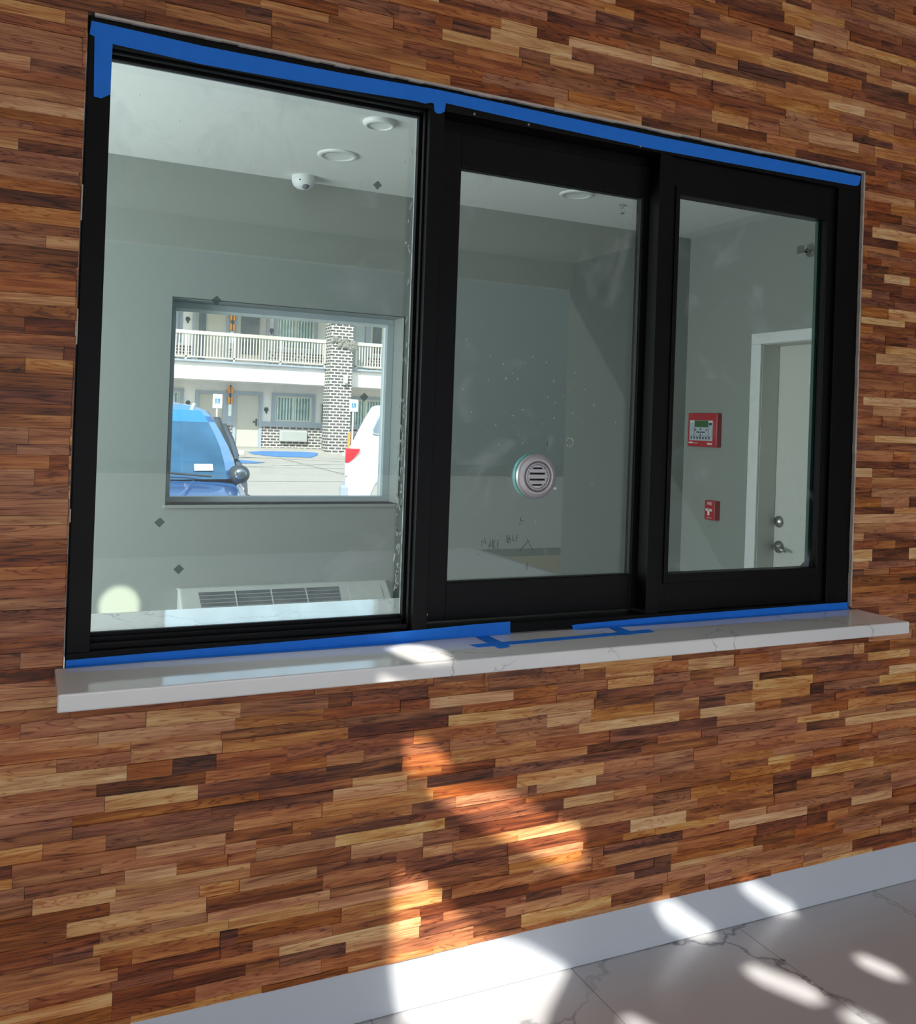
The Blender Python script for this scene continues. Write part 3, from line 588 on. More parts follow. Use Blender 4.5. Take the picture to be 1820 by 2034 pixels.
m_ = MB(); m_.lathe([(0.050, 0.0), (0.0665, 0.0065), (0.0665, 0.020), (0.050, 0.021)], c, 'y', 64); m_.build('back_flange', M['teal'], sp, smooth=True)
m_ = MB(); m_.prism([(c[0]+0.053, c[2]-0.034), (c[0]+0.064, c[2]-0.028), (c[0]+0.071, c[2]-0.037), (c[0]+0.060, c[2]-0.040)], 1, 0.061, 0.0668); m_.build('glue_drip', M['silicone'], sp, bevel=0.001)

# handwriting in marker on the middle pane
STROKES=[[(1.1732, 1.2109), (1.1735, 1.2259), (1.1792, 1.2183), (1.1828, 1.2331), (1.1856, 1.2163)], [(1.1933, 1.2011), (1.2001, 1.2234), (1.2028, 1.2065)], [(1.1955, 1.2104), (1.2018, 1.2121)], [(1.2074, 1.2289), (1.2094, 1.2007)], [(1.2147, 1.2269), (1.2093, 1.2138), (1.2169, 1.2024)], [(1.2296, 1.2265), (1.2233, 1.2248), (1.2233, 1.2022), (1.2288, 1.2032)], [(1.2233, 1.2146), (1.2292, 1.216)], [(1.2513, 1.2393), (1.2556, 1.2184)], [(1.2598, 1.241), (1.2617, 1.2258)], [(1.2535, 1.2279), (1.2611, 1.2315)], [(1.2616, 1.2289), (1.2656, 1.225), (1.2642, 1.2182), (1.2591, 1.2168), (1.2563, 1.2214), (1.2616, 1.2289)], [(1.272, 1.2389), (1.2735, 1.2218), (1.2804, 1.2235)], [(1.2914, 1.2404), (1.2841, 1.2387), (1.2839, 1.2216)], [(1.2844, 1.231), (1.2904, 1.2317)], [(1.2955, 1.1908), (1.3227, 1.2226), (1.3202, 1.2303)], [(1.3227, 1.2226), (1.3369, 1.1974), (1.3427, 1.1945)], [(1.323, 1.1595), (1.3216, 1.1385)], [(1.3755, 1.5109), (1.3752, 1.4955)], [(1.2929, 1.3135), (1.2938, 1.3112)], [(1.3002, 1.2929), (1.2948, 1.2861), (1.2986, 1.2784), (1.3059, 1.2813)], [(1.2524, 1.4073), (1.2576, 1.4066)], [(1.1779, 1.1996), (1.1792, 1.1966)], [(1.1636, 1.1899), (1.1659, 1.1861)], [(1.2922, 1.2747), (1.2946, 1.2708)]]
m_ = MB()
for st in STROKES:
    m_.tube([(x, 0.0666, z) for x, z in st], 0.00075, 6)
tag(m_.build('marker_writing', M['ink'], sash), 'faded dark handwriting and an arrow drawn on the glass')

# tapes
def ribbon(top, bot, y0, y1, name, label):
    m = MB(); n = len(top)
    m.prism(list(top)+list(reversed(bot)), 1, y0, y1)
    return tag(m.build(name, M['tape'], bevel=0.0003), label, 'tape')
top = [(0.104, 2.434), (0.35, 2.4275), (0.70, 2.430), (0.96, 2.4375), (1.3, 2.4345), (1.67, 2.4315), (2.1, 2.434), (2.5284, 2.4367)]
bot = [(0.101, 2.4028), (0.112, 2.400), (0.112, 2.392), (0.1496, 2.3905), (0.35, 2.384), (0.70, 2.389), (0.900, 2.396), (0.925, 2.3935), (0.945, 2.400), (0.9515, 2.398), (0.9538, 2.379), (0.960, 2.3745), (0.972, 2.3755), (0.9829, 2.3826), (0.9864, 2.4061), (1.3, 2.398), (1.67, 2.3915), (2.1, 2.3955), (2.505, 2.400), (2.518, 2.4045), (2.522, 2.415)]
ribbon(top, bot, -0.0012, 0.0, 'painters_tape', 'long blue painter tape along the top of the black frame')
ribbon([(0.111, 2.420), (0.1505, 2.420)], [(0.1145, 2.2639), (0.128, 2.2625), (0.1300, 2.262), (0.1493, 2.2747)], -0.0022, -0.0013, 'painters_tape', 'short vertical blue painter tape hanging down the left jamb')
def fold_tape(pts, name, label):
    """pts: (x, z_top on frame, y_front on sill)"""
    m = MB(); k = 0; yb = -0.0008; zs = 0.9755; th = 0.0008
    sec = []
    for x, zt, yf in pts:
        sec.append([(x, yb, zt), (x, yb-0.001, zs+0.006), (x, yb-0.006, zs+0.001), (x, yf, zs+0.0003), (x, yf, zs+0.0009), (x, yb-0.0065, zs+0.0025), (x, yb-0.0022, zs+0.007), (x, yb-0.0012, zt)])
    for s in sec: m.v += s
    n = 8
    for i in range(len(sec)-1):
        for t in range(n):
            u = (t+1) % n; m.f.append((i*n+t, i*n+u, (i+1)*n+u, (i+1)*n+t)); m.m.append(0)
    m.f.append(tuple(range(n))); m.m.append(0); m.f.append(tuple((len(sec)-1)*n+t for t in range(n))); m.m.append(0)
    return tag(m.build(name, M['tape']), label, 'tape')
fold_tape([(0.1005, 0.9886, -0.022), (0.283, 0.9921, -0.0150), (0.644, 0.9969, -0.0230), (0.9146, 1.0020, -0.0231), (0.9808, 1.0035, -0.010), (1.12, 1.0075, -0.0085), (1.2357, 1.0090, -0.0085)], 'painters_tape', 'blue painter tape where the sill meets the frame, left length')
fold_tape([(1.438, 0.9860, -0.0095), (1.46, 0.9880, -0.0160), (1.727, 0.9929, -0.0246), (2.12, 0.996, -0.018), (2.50, 0.9975, -0.014), (2.527, 0.9972, -0.0125)], 'painters_tape', 'blue painter tape where the sill meets the frame, right length')
def flat(poly, z, label):
    m = MB(); m.prism(poly, 2, z, z+0.0006); return tag(m.build('painters_tape', M['tape']), label, 'tape', 'blue tape marks on the sill')
flat([(1.0700, -0.0860), (1.134, -0.0835), (1.2, -0.084), (1.4273, -0.0800), (1.6586, -0.0694), (1.6545, -0.088), (1.6528, -0.1040), (1.4345, -0.1090), (1.18, -0.1145), (1.0772, -0.1180)], 0.9752, 'long blue tape strip marked across the front of the sill')
flat([(1.1246, -0.0105), (1.1640, -0.0100), (1.1661, -0.1330), (1.1540, -0.1400), (1.1253, -0.1460)], 0.9760, 'short blue tape cross piece at the left of the sill marking')
flat([(1.5500, -0.0230), (1.5868, -0.0230), (1.5873, -0.1015), (1.5700, -0.1110), (1.5440, -0.1110)], 0.9760, 'short blue tape cross piece at the right of the sill marking')

# quartz sill outside, counter inside
d = MB(); d.prism([(0.077, -0.0135), (0.077, -0.2225), (2.560, -0.2180), (2.560, -0.0135), (2.528, -0.0135), (2.528, -0.0003), (0.102, -0.0003), (0.102, -0.0135)], 2, 0.937, 0.975)
tag(d.build('quartz_sill', M['quartz'], bevel=0.004, seg=3), 'white veined quartz sill projecting below the black window', 'sill')
d = MB(); d.box(0.102, 2.526, 0.119, 0.565, 0.937, 0.975); d.box(0.102, 2.526, 0.0905, 0.119, 0.937, 0.975)
tag(d.build('quartz_counter', M['quartz'], bevel=0.003), 'white quartz counter inside the office behind the left pane', 'counter')
for x in (0.45, 1.25, 2.1):
    m = MB(); m.prism([(0.1185, 0.70), (0.1185, 0.9365), (0.50, 0.9365), (0.50, 0.905), (0.15, 0.70)], 0, x-0.02, x+0.02)
    tag(m.build('counter_bracket', M['black']), 'black bracket under the office counter', 'bracket', 'brackets under the inner counter')
m = MB(); m.prism([(1.1532, 0.8448), (1.1600, 0.9365), (1.1677, 0.9365)], 1, -0.022, -0.0145)
tag(m.build('wood_shim', M['shim']), 'small pale wood splinter poking out below the sill', 'shim')

# stickers on the left pane
m = MB(); m.prism([(0, -0.012), (0.0125, 0.001), (0.001, 0.0125), (-0.0125, 0)], 1, -0.0006, 0)
st0 = None
for (x, z, lab) in ((0.8277, 2.1801, 'small square sticker on the left pane, in front of the ceiling'), (0.4172, 1.8357, 'small square sticker on the left pane above the office window'),
                    (0.8107, 1.6137, 'small dark square sticker on the left pane over the white vehicle'), (0.3015, 1.2878, 'small square sticker low on the left pane, by the black jamb'),
                    (0.3503, 1.1729, 'lowest small square sticker on the left pane, above the air conditioner')):
    o = m.build('square_sticker', M['sticker']) if st0 is None else st0.copy()
    if st0 is not None: COL.objects.link(o)
    st0 = st0 or o
    o.location = (x, 0.0728, z); tag(o, lab, 'sticker', 'square stickers on the left glass pane')
# right pane corner patch
m = MB(); m.prism([(2.3350, 1.1185), (2.3780, 1.1185), (2.3780, 1.152)], 1, 0.0292, 0.0298)
tag(m.build('corner_patch', M['slate']), 'dark triangular patch in the bottom corner of the right pane', 'patch')
# silicone smears along the right edge of the left pane
m = MB()
for i in range(70):
    z = random.uniform(1.08, 1.62) if i < 55 else random.uniform(1.6, 2.3); x = 0.928-abs(random.gauss(0, 0.008)); w_, h_ = random.uniform(0.0008, 0.003), random.uniform(0.003, 0.013)
    a = random.uniform(-0.5, 0.5); pts = []
    for t in range(7):
        an = 2*math.pi*t/7; pts.append((x+w_*math.cos(an)+a*h_*math.sin(an)*0.5, z+h_*math.sin(an)*random.uniform(0.7, 1.1)))
    m.prism(pts, 1, 0.0716, 0.0728)
tag(m.build('silicone_smear', M['silicone']), 'crusty silicone smears along the right edge of the left pane', 'residue', kind='stuff')
# paint specks on panes
m = MB()
for i in range(44):
    x = random.gauss(1.22, 0.12) if i < 26 else random.uniform(1.08, 1.62); z = random.gauss(1.64, 0.10)
    if not (1.15 < z < 2.2): continue
    w_, h_ = random.uniform(0.0005, 0.0014), random.uniform(0.0006, 0.004)
    m.prism([(x-w_, z), (x, z+h_), (x+w_, z+h_*0.2), (x, z-h_)], 1, 0.0662, 0.0669)
for k in range(26):
    an = k*2*math.pi/26
    if random.random() < 0.65: m.box(1.452+0.012*math.cos(an)-0.001, 1.452+0.012*math.cos(an)+0.001, 0.0662, 0.0669, 1.509+0.013*math.sin(an)-0.001, 1.509+0.013*math.sin(an)+0.001)
tag(m.build('paint_speck', M['silicone']), 'tiny pale specks spattered on the middle pane', 'specks', kind='stuff')

# ------------------------------------------------------------------ things in the office
def downlight(loc, r, recessed):
    e_ = empty('ceiling_light', loc); x, y, z = loc
    m = MB()
    if recessed: m.lathe([(r, 0), (r, -0.004), (r-0.006, -0.008), (r*0.74, -0.010), (r*0.70, -0.004)], loc, 'z', 48)
    else: m.lathe([(r, 0), (r, -0.008), (r-0.008, -0.016), (r*0.72, -0.020), (r*0.70, -0.014)], loc, 'z', 48)
    m.build('trim_ring', M['white'], e_, smooth=True)
    m = MB()
    if recessed: m.lathe([(r*0.71, -0.0055), (r*0.55, -0.0035), (0.0001, -0.002)], loc, 'z', 48)
    else: m.lathe([(r*0.71, -0.0145), (0.0001, -0.013)], loc, 'z', 48)
    m.build('lens', M['lens'], e_, smooth=True)
    return e_
tag(downlight((1.243, 1.235, RZ), 0.067, False), 'white round ceiling light nearest the glass, above the left pane', 'ceiling light', 'round ceiling lights in the office')
tag(downlight((1.238, 1.765, RZ), 0.092, True), 'white recessed ceiling light beside the dome camera', 'ceiling light', 'round ceiling lights in the office')
tag(downlight((2.513, 1.772, RZ), 0.088, True), 'white recessed ceiling light seen at the top of the middle pane', 'ceiling light', 'round ceiling lights in the office')
cm = empty('dome_camera', (1.205, 2.215, RZ)); tag(cm, 'white dome security camera on the office ceiling by the wall', 'security camera')
c = (1.205, 2.215, RZ)
m = MB(); m.lathe([(0.058, 0), (0.059, -0.012), (0.057, -0.03), (0.048, -0.048), (0.030, -0.060), (0.0001, -0.064)], c, 'z', 40); m.build('housing', M['white'], cm, smooth=True)
m = MB()
cc = Vector((c[0]+0.002, c[1]-0.030, c[2]-0.050))
m.lathe([(0.0001, -0.019), (0.010, -0.016), (0.016, -0.010), (0.019, 0.0), (0.016, 0.01), (0.0001, 0.018)], cc, 'z', 24); m.build('lens_ball', M['slate'], cm, smooth=True)
m = MB(); m.lathe([(0.0001, -0.004), (0.003, -0.003), (0.004, 0)], (cc[0]-0.034, cc[1]-0.018, cc[2]+0.02), 'y', 12); m.build('screw_hole', M['dark'], cm)
def sprinkler(c, horiz, label):
    e_ = empty('fire_sprinkler', c); m = MB()
    if not horiz:
        m.lathe([(0.018, 0), (0.018, -0.004), (0.006, -0.005), (0.006, -0.018)], c, 'z', 20); m.tube([(c[0]-0.008, c[1], c[2]-0.018), (c[0]-0.010, c[1], c[2]-0.035), (c[0], c[1], c[2]-0.044)], 0.002); m.tube([(c[0]+0.008, c[1], c[2]-0.018), (c[0]+0.010, c[1], c[2]-0.035), (c[0], c[1], c[2]-0.044)], 0.002)
        m.lathe([(0.0001, -0.044), (0.014, -0.044), (0.014, -0.046), (0.0001, -0.046)], c, 'z', 16)
    else:
        m.lathe([(0.030, 0), (0.030, -0.004), (0.012, -0.006), (0.012, -0.03)], c, 'x', 20); m.tube([(c[0]-0.03, c[1]-0.012, c[2]), (c[0]-0.055, c[1]-0.014, c[2]), (c[0]-0.07, c[1], c[2])], 0.003); m.tube([(c[0]-0.03, c[1]+0.012, c[2]), (c[0]-0.055, c[1]+0.014, c[2]), (c[0]-0.07, c[1], c[2])], 0.003)
        m.box(c[0]-0.074, c[0]-0.07, c[1]-0.022, c[1]+0.022, c[2]-0.018, c[2]+0.022)
    m.build('sprinkler_body', M['chrome'], e_); tag(e_, label, 'sprinkler')
sprinkler((2.84, 1.83, RZ), False, 'small pendant sprinkler on the ceiling, top right of the middle pane')
sprinkler((3.69, 1.34, 2.52), True, 'sidewall sprinkler high on the wall above the office door')

# wall air conditioner below the office window
ac = empty('wall_air_conditioner', (1.225, RY, 0.28)); tag(ac, 'pale grey wall air conditioner under the office window', 'air conditioner')
X0, X1 = 0.685, 1.745; YF = RY-0.0005
m = MB()
prof = [(YF, 0.28), (YF, 0.722), (YF-0.03, 0.718), (YF-0.045, 0.708), (YF-0.165, 0.600), (YF-0.20, 0.58), (YF-0.225, 0.30), (YF-0.21, 0.28)]
m.prism(prof, 0, X0, X1); m.build('housing', M['ptac'], ac, bevel=0.012, seg=4)
def slope(y): return 0.708+(y-(YF-0.045))*(0.108/0.120)
m = MB(); gx0, gx1 = 0.775, 1.475
m.quad((gx0, YF-0.052, slope(YF-0.052)+0.0015), (gx1, YF-0.052, slope(YF-0.052)+0.0015), (gx1-0.01, YF-0.150, slope(YF-0.150)+0.0015), (gx0+0.01, YF-0.150, slope(YF-0.150)+0.0015)); m.build('grille_opening', M['dark'], ac)
m = MB()
for i in range(1, 6):
    y = YF-0.052-0.0165*i; z = slope(y)+0.002; m.prism([(y-0.0010, z), (y+0.0010, z), (y+0.0010, z+0.002), (y-0.0010, z+0.002)], 0, gx0, gx1)
for x in (gx0+0.175, gx0+0.35, gx0+0.525): m.prism([(YF-0.052, slope(YF-0.052)+0.002), (YF-0.15, slope(YF-0.15)+0.002), (YF-0.15, slope(YF-0.15)+0.0055), (YF-0.052, slope(YF-0.052)+0.0055)], 0, x-0.003, x+0.003)
m.build('louvre', M['ptac'], ac)
m = MB(); m.prism([(YF-0.058, slope(YF-0.058)+0.0005), (YF-0.15, slope(YF-0.15)+0.0005), (YF-0.15, slope(YF-0.15)+0.004), (YF-0.058, slope(YF-0.058)+0.004)], 0, 1.52, 1.70); m.build('control_cover', M['ptac'], ac, bevel=0.0015)
m = MB()
pts = [(X0-0.005+i*(X1-X0+0.01)/24, YF-0.004, 0.714+random.uniform(-0.002, 0.003)) for i in range(25)]
m.tube(pts, [random.uniform(0.002, 0.0045) for _ in pts], 6); m.build('sealant_bead', M['silicone'], ac)

# alarm annunciator
X = RX1
pn = empty('fire_alarm_panel', (X, 2.10, 1.57)); tag(pn, 'red fire alarm panel with green screen on the office side wall', 'alarm panel')
pd = 0.035; P0, P1, PZ0, PZ1 = 1.975, 2.238, 1.468, 1.670
m = MB(); m.box(X-pd, X-0.0003, P0, P1, PZ0, PZ1); m.build('housing', M['red'], pn, bevel=0.006)
def py(u): return P1-(P1-P0)*u       # u left->right in view
def pz(v): return PZ1-(PZ1-PZ0)*v
def plate(u0, u1, v0, v1, d0, d1): 
    q = MB(); q.box(X-pd-d1, X-pd-d0, py(u1), py(u0), pz(v1), pz(v0)); return q
plate(0.08, 0.86, 0.22, 0.82, 0.0, 0.0012).build('face_plate', M['panelgrey'], pn)
plate(0.25, 0.72, 0.23, 0.42, 0.0012, 0.0022).build('lcd_screen', M['lcd'], pn)
q = MB()
for u, v in ((0.28, 0.50), (0.34, 0.57), (0.46, 0.48), (0.46, 0.57), (0.40, 0.57), (0.52, 0.57), (0.46, 0.65), (0.58, 0.57), (0.66, 0.50)):
    q.box(X-pd-0.0035, X-pd-0.0012, py(u)-0.0045, py(u)+0.0045, pz(v)-0.0045, pz(v)+0.0045)
for i in range(7):
    u = 0.15+i*0.10; q.box(X-pd-0.0035, X-pd-0.0012, py(u)-0.005, py(u)+0.005, pz(0.74)-0.006, pz(0.74)+0.006)
q.box(X-pd-0.002, X-pd-0.0012, py(0.245), py(0.235), pz(0.69), pz(0.43)); q.box(X-pd-0.002, X-pd-0.0012, py(0.725), py(0.715), pz(0.69), pz(0.43)); q.box(X-pd-0.002, X-pd-0.0012, py(0.83), py(0.11), pz(0.695), pz(0.685))
q.box(X-pd-0.0024, X-pd-0.0012, py(0.83), py(0.74), pz(0.36), pz(0.29))
q.build('button', M['ink'], pn)
for u0, u1, v0, v1 in ((0.06, 0.20, 0.865, 0.905), (0.23, 0.38, 0.885, 0.90), (0.70, 0.86, 0.885, 0.925), (0.72, 0.86, 0.235, 0.28), (0.09, 0.22, 0.235, 0.28)):
    q = MB(); q.box(X-pd-0.0022, X-pd, py(u1), py(u0), pz(v1), pz(v0)); q.build('label_strip', M['textw'], pn)
# pull station
ps = empty('fire_pull_station', (X, 2.01, 1.098)); tag(ps, 'small red fire alarm pull station below the alarm panel', 'pull station')
m = MB(); m.box(X-0.04, X-0.0003, 1.966, 2.056, 1.042, 1.155); m.build('housing', M['red'], ps, bevel=0.005)
m = MB(); yc = 2.013; xx = X-0.0412
m.box(xx-0.004, xx, yc-0.028, yc+0.028, 1.093, 1.108); m.box(xx-0.006, xx, yc-0.009, yc+0.009, 1.068, 1.095); m.build('pull_handle', M['textw'], ps, bevel=0.002)
text_mesh('FIRE', 0.024, M['textw'], 'lettering', (X-0.0405, yc-0.002, 1.137), ROT_SIDE, ps)
text_mesh('PULL DOWN', 0.008, M['textw'], 'lettering', (X-0.0405, yc, 1.054), ROT_SIDE, ps)
text_mesh('PULL', 0.011, M['red'], 'lettering', (X-0.0455, yc, 1.1005), ROT_SIDE, ps)

# door in the side wall
LX = 3.812
d = MB(); d.box(LX, LX+0.04, DY0+0.004, DY1-0.004, 0.005, DZ-0.003); door = struct(d.build('door_1', M['doorw'], bevel=0.002), 'off-white office door with lever and deadbolt')
m = MB()
cw = 0.075
for (a0, a1, z0, z1) in ((DY1, DY1+cw, 0, DZ), (DY0-cw, DY0, 0, DZ), (DY0-cw, DY1+cw, DZ, DZ+0.062)): m.box(RX1-0.016, RX1-0.0002, a0, a1, z0, z1)
m.build('casing', M['white'], door, bevel=0.004)
m = MB(); m.box(RX1-0.0002, LX, DY1-0.0035, DY1-0.0002, 0, DZ); m.box(RX1-0.0002, LX, DY0+0.0002, DY0+0.0035, 0, DZ); m.box(RX1-0.0002, LX, DY0, DY1, DZ-0.0028, DZ-0.0002); m.build('jamb', M['doorw'], door)
m = MB(); m.lathe([(0.0001, -0.018), (0.016, -0.017), (0.020, -0.012), (0.032, -0.008), (0.033, 0)], (LX, 1.622, 1.072), 'x', 28); m.build('deadbolt', M['chrome'], door, smooth=True)
m = MB(); m.lathe([(0.0001, -0.03), (0.012, -0.028), (0.022, -0.014), (0.034, -0.008), (0.035, 0)], (LX, 1.616, 0.933), 'x', 28)
m.tube([(LX-0.02, 1.616, 0.933), (LX-0.048, 1.616, 0.933), (LX-0.055, 1.595, 0.934), (LX-0.056, 1.555, 0.930), (LX-0.053, 1.515, 0.921)], [0.010, 0.010, 0.010, 0.008, 0.006], 12); m.build('door_lever', M['chrome'], door, smooth=True)
m = MB(); m.tube([(LX-0.006, 1.655, 0.931), (LX-0.006, 1.689, 0.929)], [0.008, 0.011], 12); m.build('latch', M['chrome'], door)
m = MB(); m.box(LX-0.018, LX-0.0003, 1.385, 1.425, 1.83, 1.875); m.build('door_bracket', M['white'], door, bevel=0.003)
m = MB(); m.box(LX+0.05, LX+0.06, DY0-0.1, DY1+0.1, 0, DZ+0.1); struct(m.build('wall_behind_door', M['paint']))

# bright spot low on the office wall comes from an added, unseen spot lamp
sl = bpy.data.lights.new('added_glint_spot', 'SPOT'); sl.energy = 6500; sl.spot_size = R(1.75); sl.spot_blend = 0.55; sl.shadow_soft_size = 0.01; sl.color = (1, 0.86, 0.68)
slo = bpy.data.objects.new('added_glint_spot', sl); COL.objects.link(slo); slo.location = (0.30, -4.2, 2.75)
tgt = Vector((0.425, RY, 0.645)); slo.rotation_euler = (tgt-slo.location).to_track_quat('-Z', 'Y').to_euler()

# ------------------------------------------------------------------ outdoors: parking lot
def zg(y): return -0.10+0.40*max(0, min(y, 32)-4)/28.0
m = MB()
ys = [2.53, 4, 32, 32.02]
for a, b_ in ((2.53, 4), (4, 32.3)):
    m.quad((-14, a, zg(a)), (30, a, zg(a)), (30, b_, zg(b_)), (-14, b_, zg(b_)))
m.quad((-14, 32.3, 0.3), (30, 32.3, 0.3), (30, 40, 0.3), (-14, 40, 0.3))
struct(m.build('floor_parking_lot', M['concrete']), 'pale sunlit concrete parking lot')
def gl(x0, y0, x1, y1, w_, mat, label, kind='joint_line', lift=0.004):
    m = MB(); d = Vector((x1-x0, y1-y0)).normalized(); nx, ny = -d.y*w_/2, d.x*w_/2
    n = max(1, int(abs(y1-y0)//4)+1)
    for i in range(n):
        a, b_ = i/n, (i+1)/n; ax, ay, bx, by = x0+(x1-x0)*a, y0+(y1-y0)*a, x0+(x1-x0)*b_, y0+(y1-y0)*b_
        m.quad((ax-nx, ay-ny, zg(ay-ny)+lift), (bx-nx, by-ny, zg(by-ny)+lift), (bx+nx, by+ny, zg(by+ny)+lift), (ax+nx, ay+ny, zg(ay+ny)+lift))
    return tag(m.build(kind, M[mat]), label, 'ground line')
for y, lab in ((14.2, 'nearest cross joint'), (18.5, 'second cross joint'), (23.0, 'third cross joint'), (27.6, 'farthest cross joint')): gl(-14, y, 30, y, 0.05, 'joint', lab+' in the parking lot concrete, counted from the window', 'joint_line')
gl(3.9, 12.6, 3.9, 29.0, 0.04, 'joint', 'long joint running away across the lot from beside the blue car'); gl(7.6, 15.0, 7.6, 28.0, 0.04, 'joint', 'long joint running away across the lot in front of the motel window')
gl(4.3, 22.7, 13, 27.4, 0.12, 'whitepaint', 'faded white diagonal line rising to the right across the bays', 'painted_line', 0.007); gl(5.0, 29.0, 12.5, 24.4, 0.12, 'whitepaint', 'faded white diagonal line falling to the right across the bays', 'painted_line', 0.010)
gl(0, 15.2, 12, 15.1, 0.10, 'redline', 'thin faded red line across the lot near the window foot', 'painted_line', 0.007)
def patch(pts, name, mat, label, cat):
    q = MB(); k = len(pts); q.v = [(x, y, zg(y)+0.006) for x, y in pts]+[(x, y, zg(y)+0.012) for x, y in pts]
    q.f = [tuple(range(k)), tuple(range(k, 2*k))]+[(i, (i+1) % k, k+(i+1) % k, k+i) for i in range(k)]; q.m = [0]*len(q.f)
    return tag(q.build(name, mat), label, cat)
patch([(7.3, 31.0), (8.0, 31.85), (9.6, 31.85), (10.0, 31.4), (9.6, 30.0), (8.9, 28.3), (7.7, 28.3), (7.2, 29.6)], 'painted_ramp', M['bluepaint'], 'large blue painted ramp area before the motel doors', 'painted ground')
patch([(5.55, 26.1), (5.9, 26.4), (6.55, 25.2), (6.2, 24.8), (5.7, 24.7), (5.5, 25.3)], 'painted_symbol', M['bluepaint'], 'small blue painted mark on the parking bay', 'painted ground')
for x0, x1, y in ((5.6, 6.8, 29.4), (10.4, 12.0, 29.6)):
    q = MB(); q.prism([(y-0.08, zg(y)), (y+0.08, zg(y)), (y+0.05, zg(y)+0.14), (y-0.05, zg(y)+0.14)], 0, x0, x1)
    tag(q.build('wheel_stop', M['whitepaint'], bevel=0.01), 'white concrete wheel stop '+('behind the blue car' if x0 < 8 else 'at the foot of the brick pillar'), 'wheel stop', 'wheel stops')

# ------------------------------------------------------------------ motel building across the lot
FY = 34.0
mo = empty('motel_building', (9, FY, 0.3)); tag(mo, 'two storey white motel with doors, balcony and brick base across the lot', 'building')
m = MB(); m.box(-6, 26, FY, FY+5, 0.3, 6.4); m.build('wall', M['stucco'], mo)
SEG = ((-6, 5.86), (7.02, 7.30), (8.44, 14.4), (15.5, 26)); SEGU = ((-6, 5.66), (7.05, 7.22), (8.62, 12.0), (12.75, 26))
for a_, b_ in SEG:
    m = MB(); m.box(a_, b_, FY-0.06, FY+0.02, 0.37, 1.22); m.build('brick_base', M['brick'], mo)
    m = MB(); m.box(a_, b_, FY-0.09, FY, 1.22, 1.40); m.build('band_course', M['greytrim'], mo)
for a_, b_ in SEGU: m = MB(); m.box(a_, b_, FY-0.05, FY+0.02, 3.51, 4.20); m.build('brick_base', M['brick'], mo)
m = MB(); m.box(-6, 26, 32.2, FY, 2.88, 3.51); m.build('balcony_slab', M['stucco'], mo)
m = MB(); m.box(-6, 26, 32.05, 32.45, 3.51, 3.58); m.build('slab_edge', M['greytrim'], mo)
m = MB(); m.box(-6, 26, 31.9, FY, 0.2, 0.37); m.build('walkway', M['concrete'], mo)
m = MB(); m.box(-7, 27, 31.4, FY+6, 6.15, 6.5); m.build('roof', M['stucco'], mo)
for x in (-0.2, 10.42, 21.0):
    m = MB(); m.box(x, x+0.87, 31.5, 32.3, 0.25, 6.15); m.build('brick_pillar', M['brick'], mo)
def frame_rect(m, x0, x1, z0, z1, t, y0, y1, bottom=True):
    m.box(x0, x0+t, y0, y1, z0, z1); m.box(x1-t, x1, y0, y1, z0, z1); m.box(x0+t, x1-t, y0, y1, z1-t, z1)
    if bottom: m.box(x0+t, x1-t, y0, y1, z0, z0+t)
def m_door(x0, x1, z0, z1, hand=True, mat='doorbeige', trim='greytrim'):
    m = MB(); frame_rect(m, x0, x1, z0, z1, 0.12, FY-0.10, FY, False); fr = m.build('door_frame', M[trim], mo)
    m = MB(); m.box(x0+0.12, x1-0.12, FY-0.03, FY+0.02, z0+0.02, z1-0.12); dr = m.build('door', M[mat], mo)
    if hand: m = MB(); m.box(x1-0.34, x1-0.20, FY-0.09, FY-0.03, z0+0.98, z0+1.03); m.box(x1-0.24, x1-0.18, FY-0.06, FY-0.03, z0+0.85, z0+1.12); m.build('handle', M['trimblack'], dr)
def m_win(x0, x1, z0, z1, mat='blinds', trim='greytrim', mull=True):
    m = MB(); frame_rect(m, x0, x1, z0, z1, 0.13, FY-0.10, FY); fr = m.build('window_frame', M[trim], mo)
    m = MB(); frame_rect(m, x0+0.13, x1-0.13, z0+0.13, z1-0.13, 0.05, FY-0.07, FY)
    if mull: m.box((x0+x1)/2-0.03, (x0+x1)/2+0.03, FY-0.07, FY, z0+0.18, z1-0.18)
    m.build('sash', M['cream'], fr)
    m = MB(); m.box(x0+0.17, x1-0.17, FY-0.04, FY+0.01, z0+0.17, z1-0.17); m.build('pane', M[mat], fr)
# ground floor
m_win(3.55, 5.42, 1.31, 2.56); m_door(5.86, 7.02, 0.37, 2.52); m_door(7.30, 8.44, 0.37, 2.55); m_win(8.82, 10.58, 1.31, 2.56)
m_win(11.9, 13.6, 0.9, 2.56); m_door(14.4, 15.5, 0.37, 2.52); m_win(0.9, 2.7, 1.31, 2.56)
m = MB(); m.box(7.02, 7.30, FY-0.11, FY, 1.40, 2.55); m.build('wall_trim', M['greytrim'], mo)
# upper floor
m_win(3.3, 5.12, 4.2, 5.75); m_door(5.66, 7.05, 3.55, 5.75, False); m_door(7.22, 8.62, 3.55, 5.75, False); m_win(8.80, 10.58, 4.2, 5.75)
m_door(12.0, 12.75, 3.55, 5.75, False, 'winframe'); m_win(12.75, 13.52, 4.2, 5.75, 'darkglass', mull=False)
m = MB(); m.box(5.90, 6.14, FY-0.12, FY-0.03, 3.6, 5.62); m.build('door_gap', M['slate'], mo)
m = MB(); m.box(7.50, 8.22, FY-0.08, FY-0.02, 4.0, 5.52); m.build('door_window', M['darkglass'], mo)
m = MB(); m.box(5.12, 5.3, FY-0.012, FY, 4.3, 6.1); m.build('wall_trim', M['greytrim'], mo)
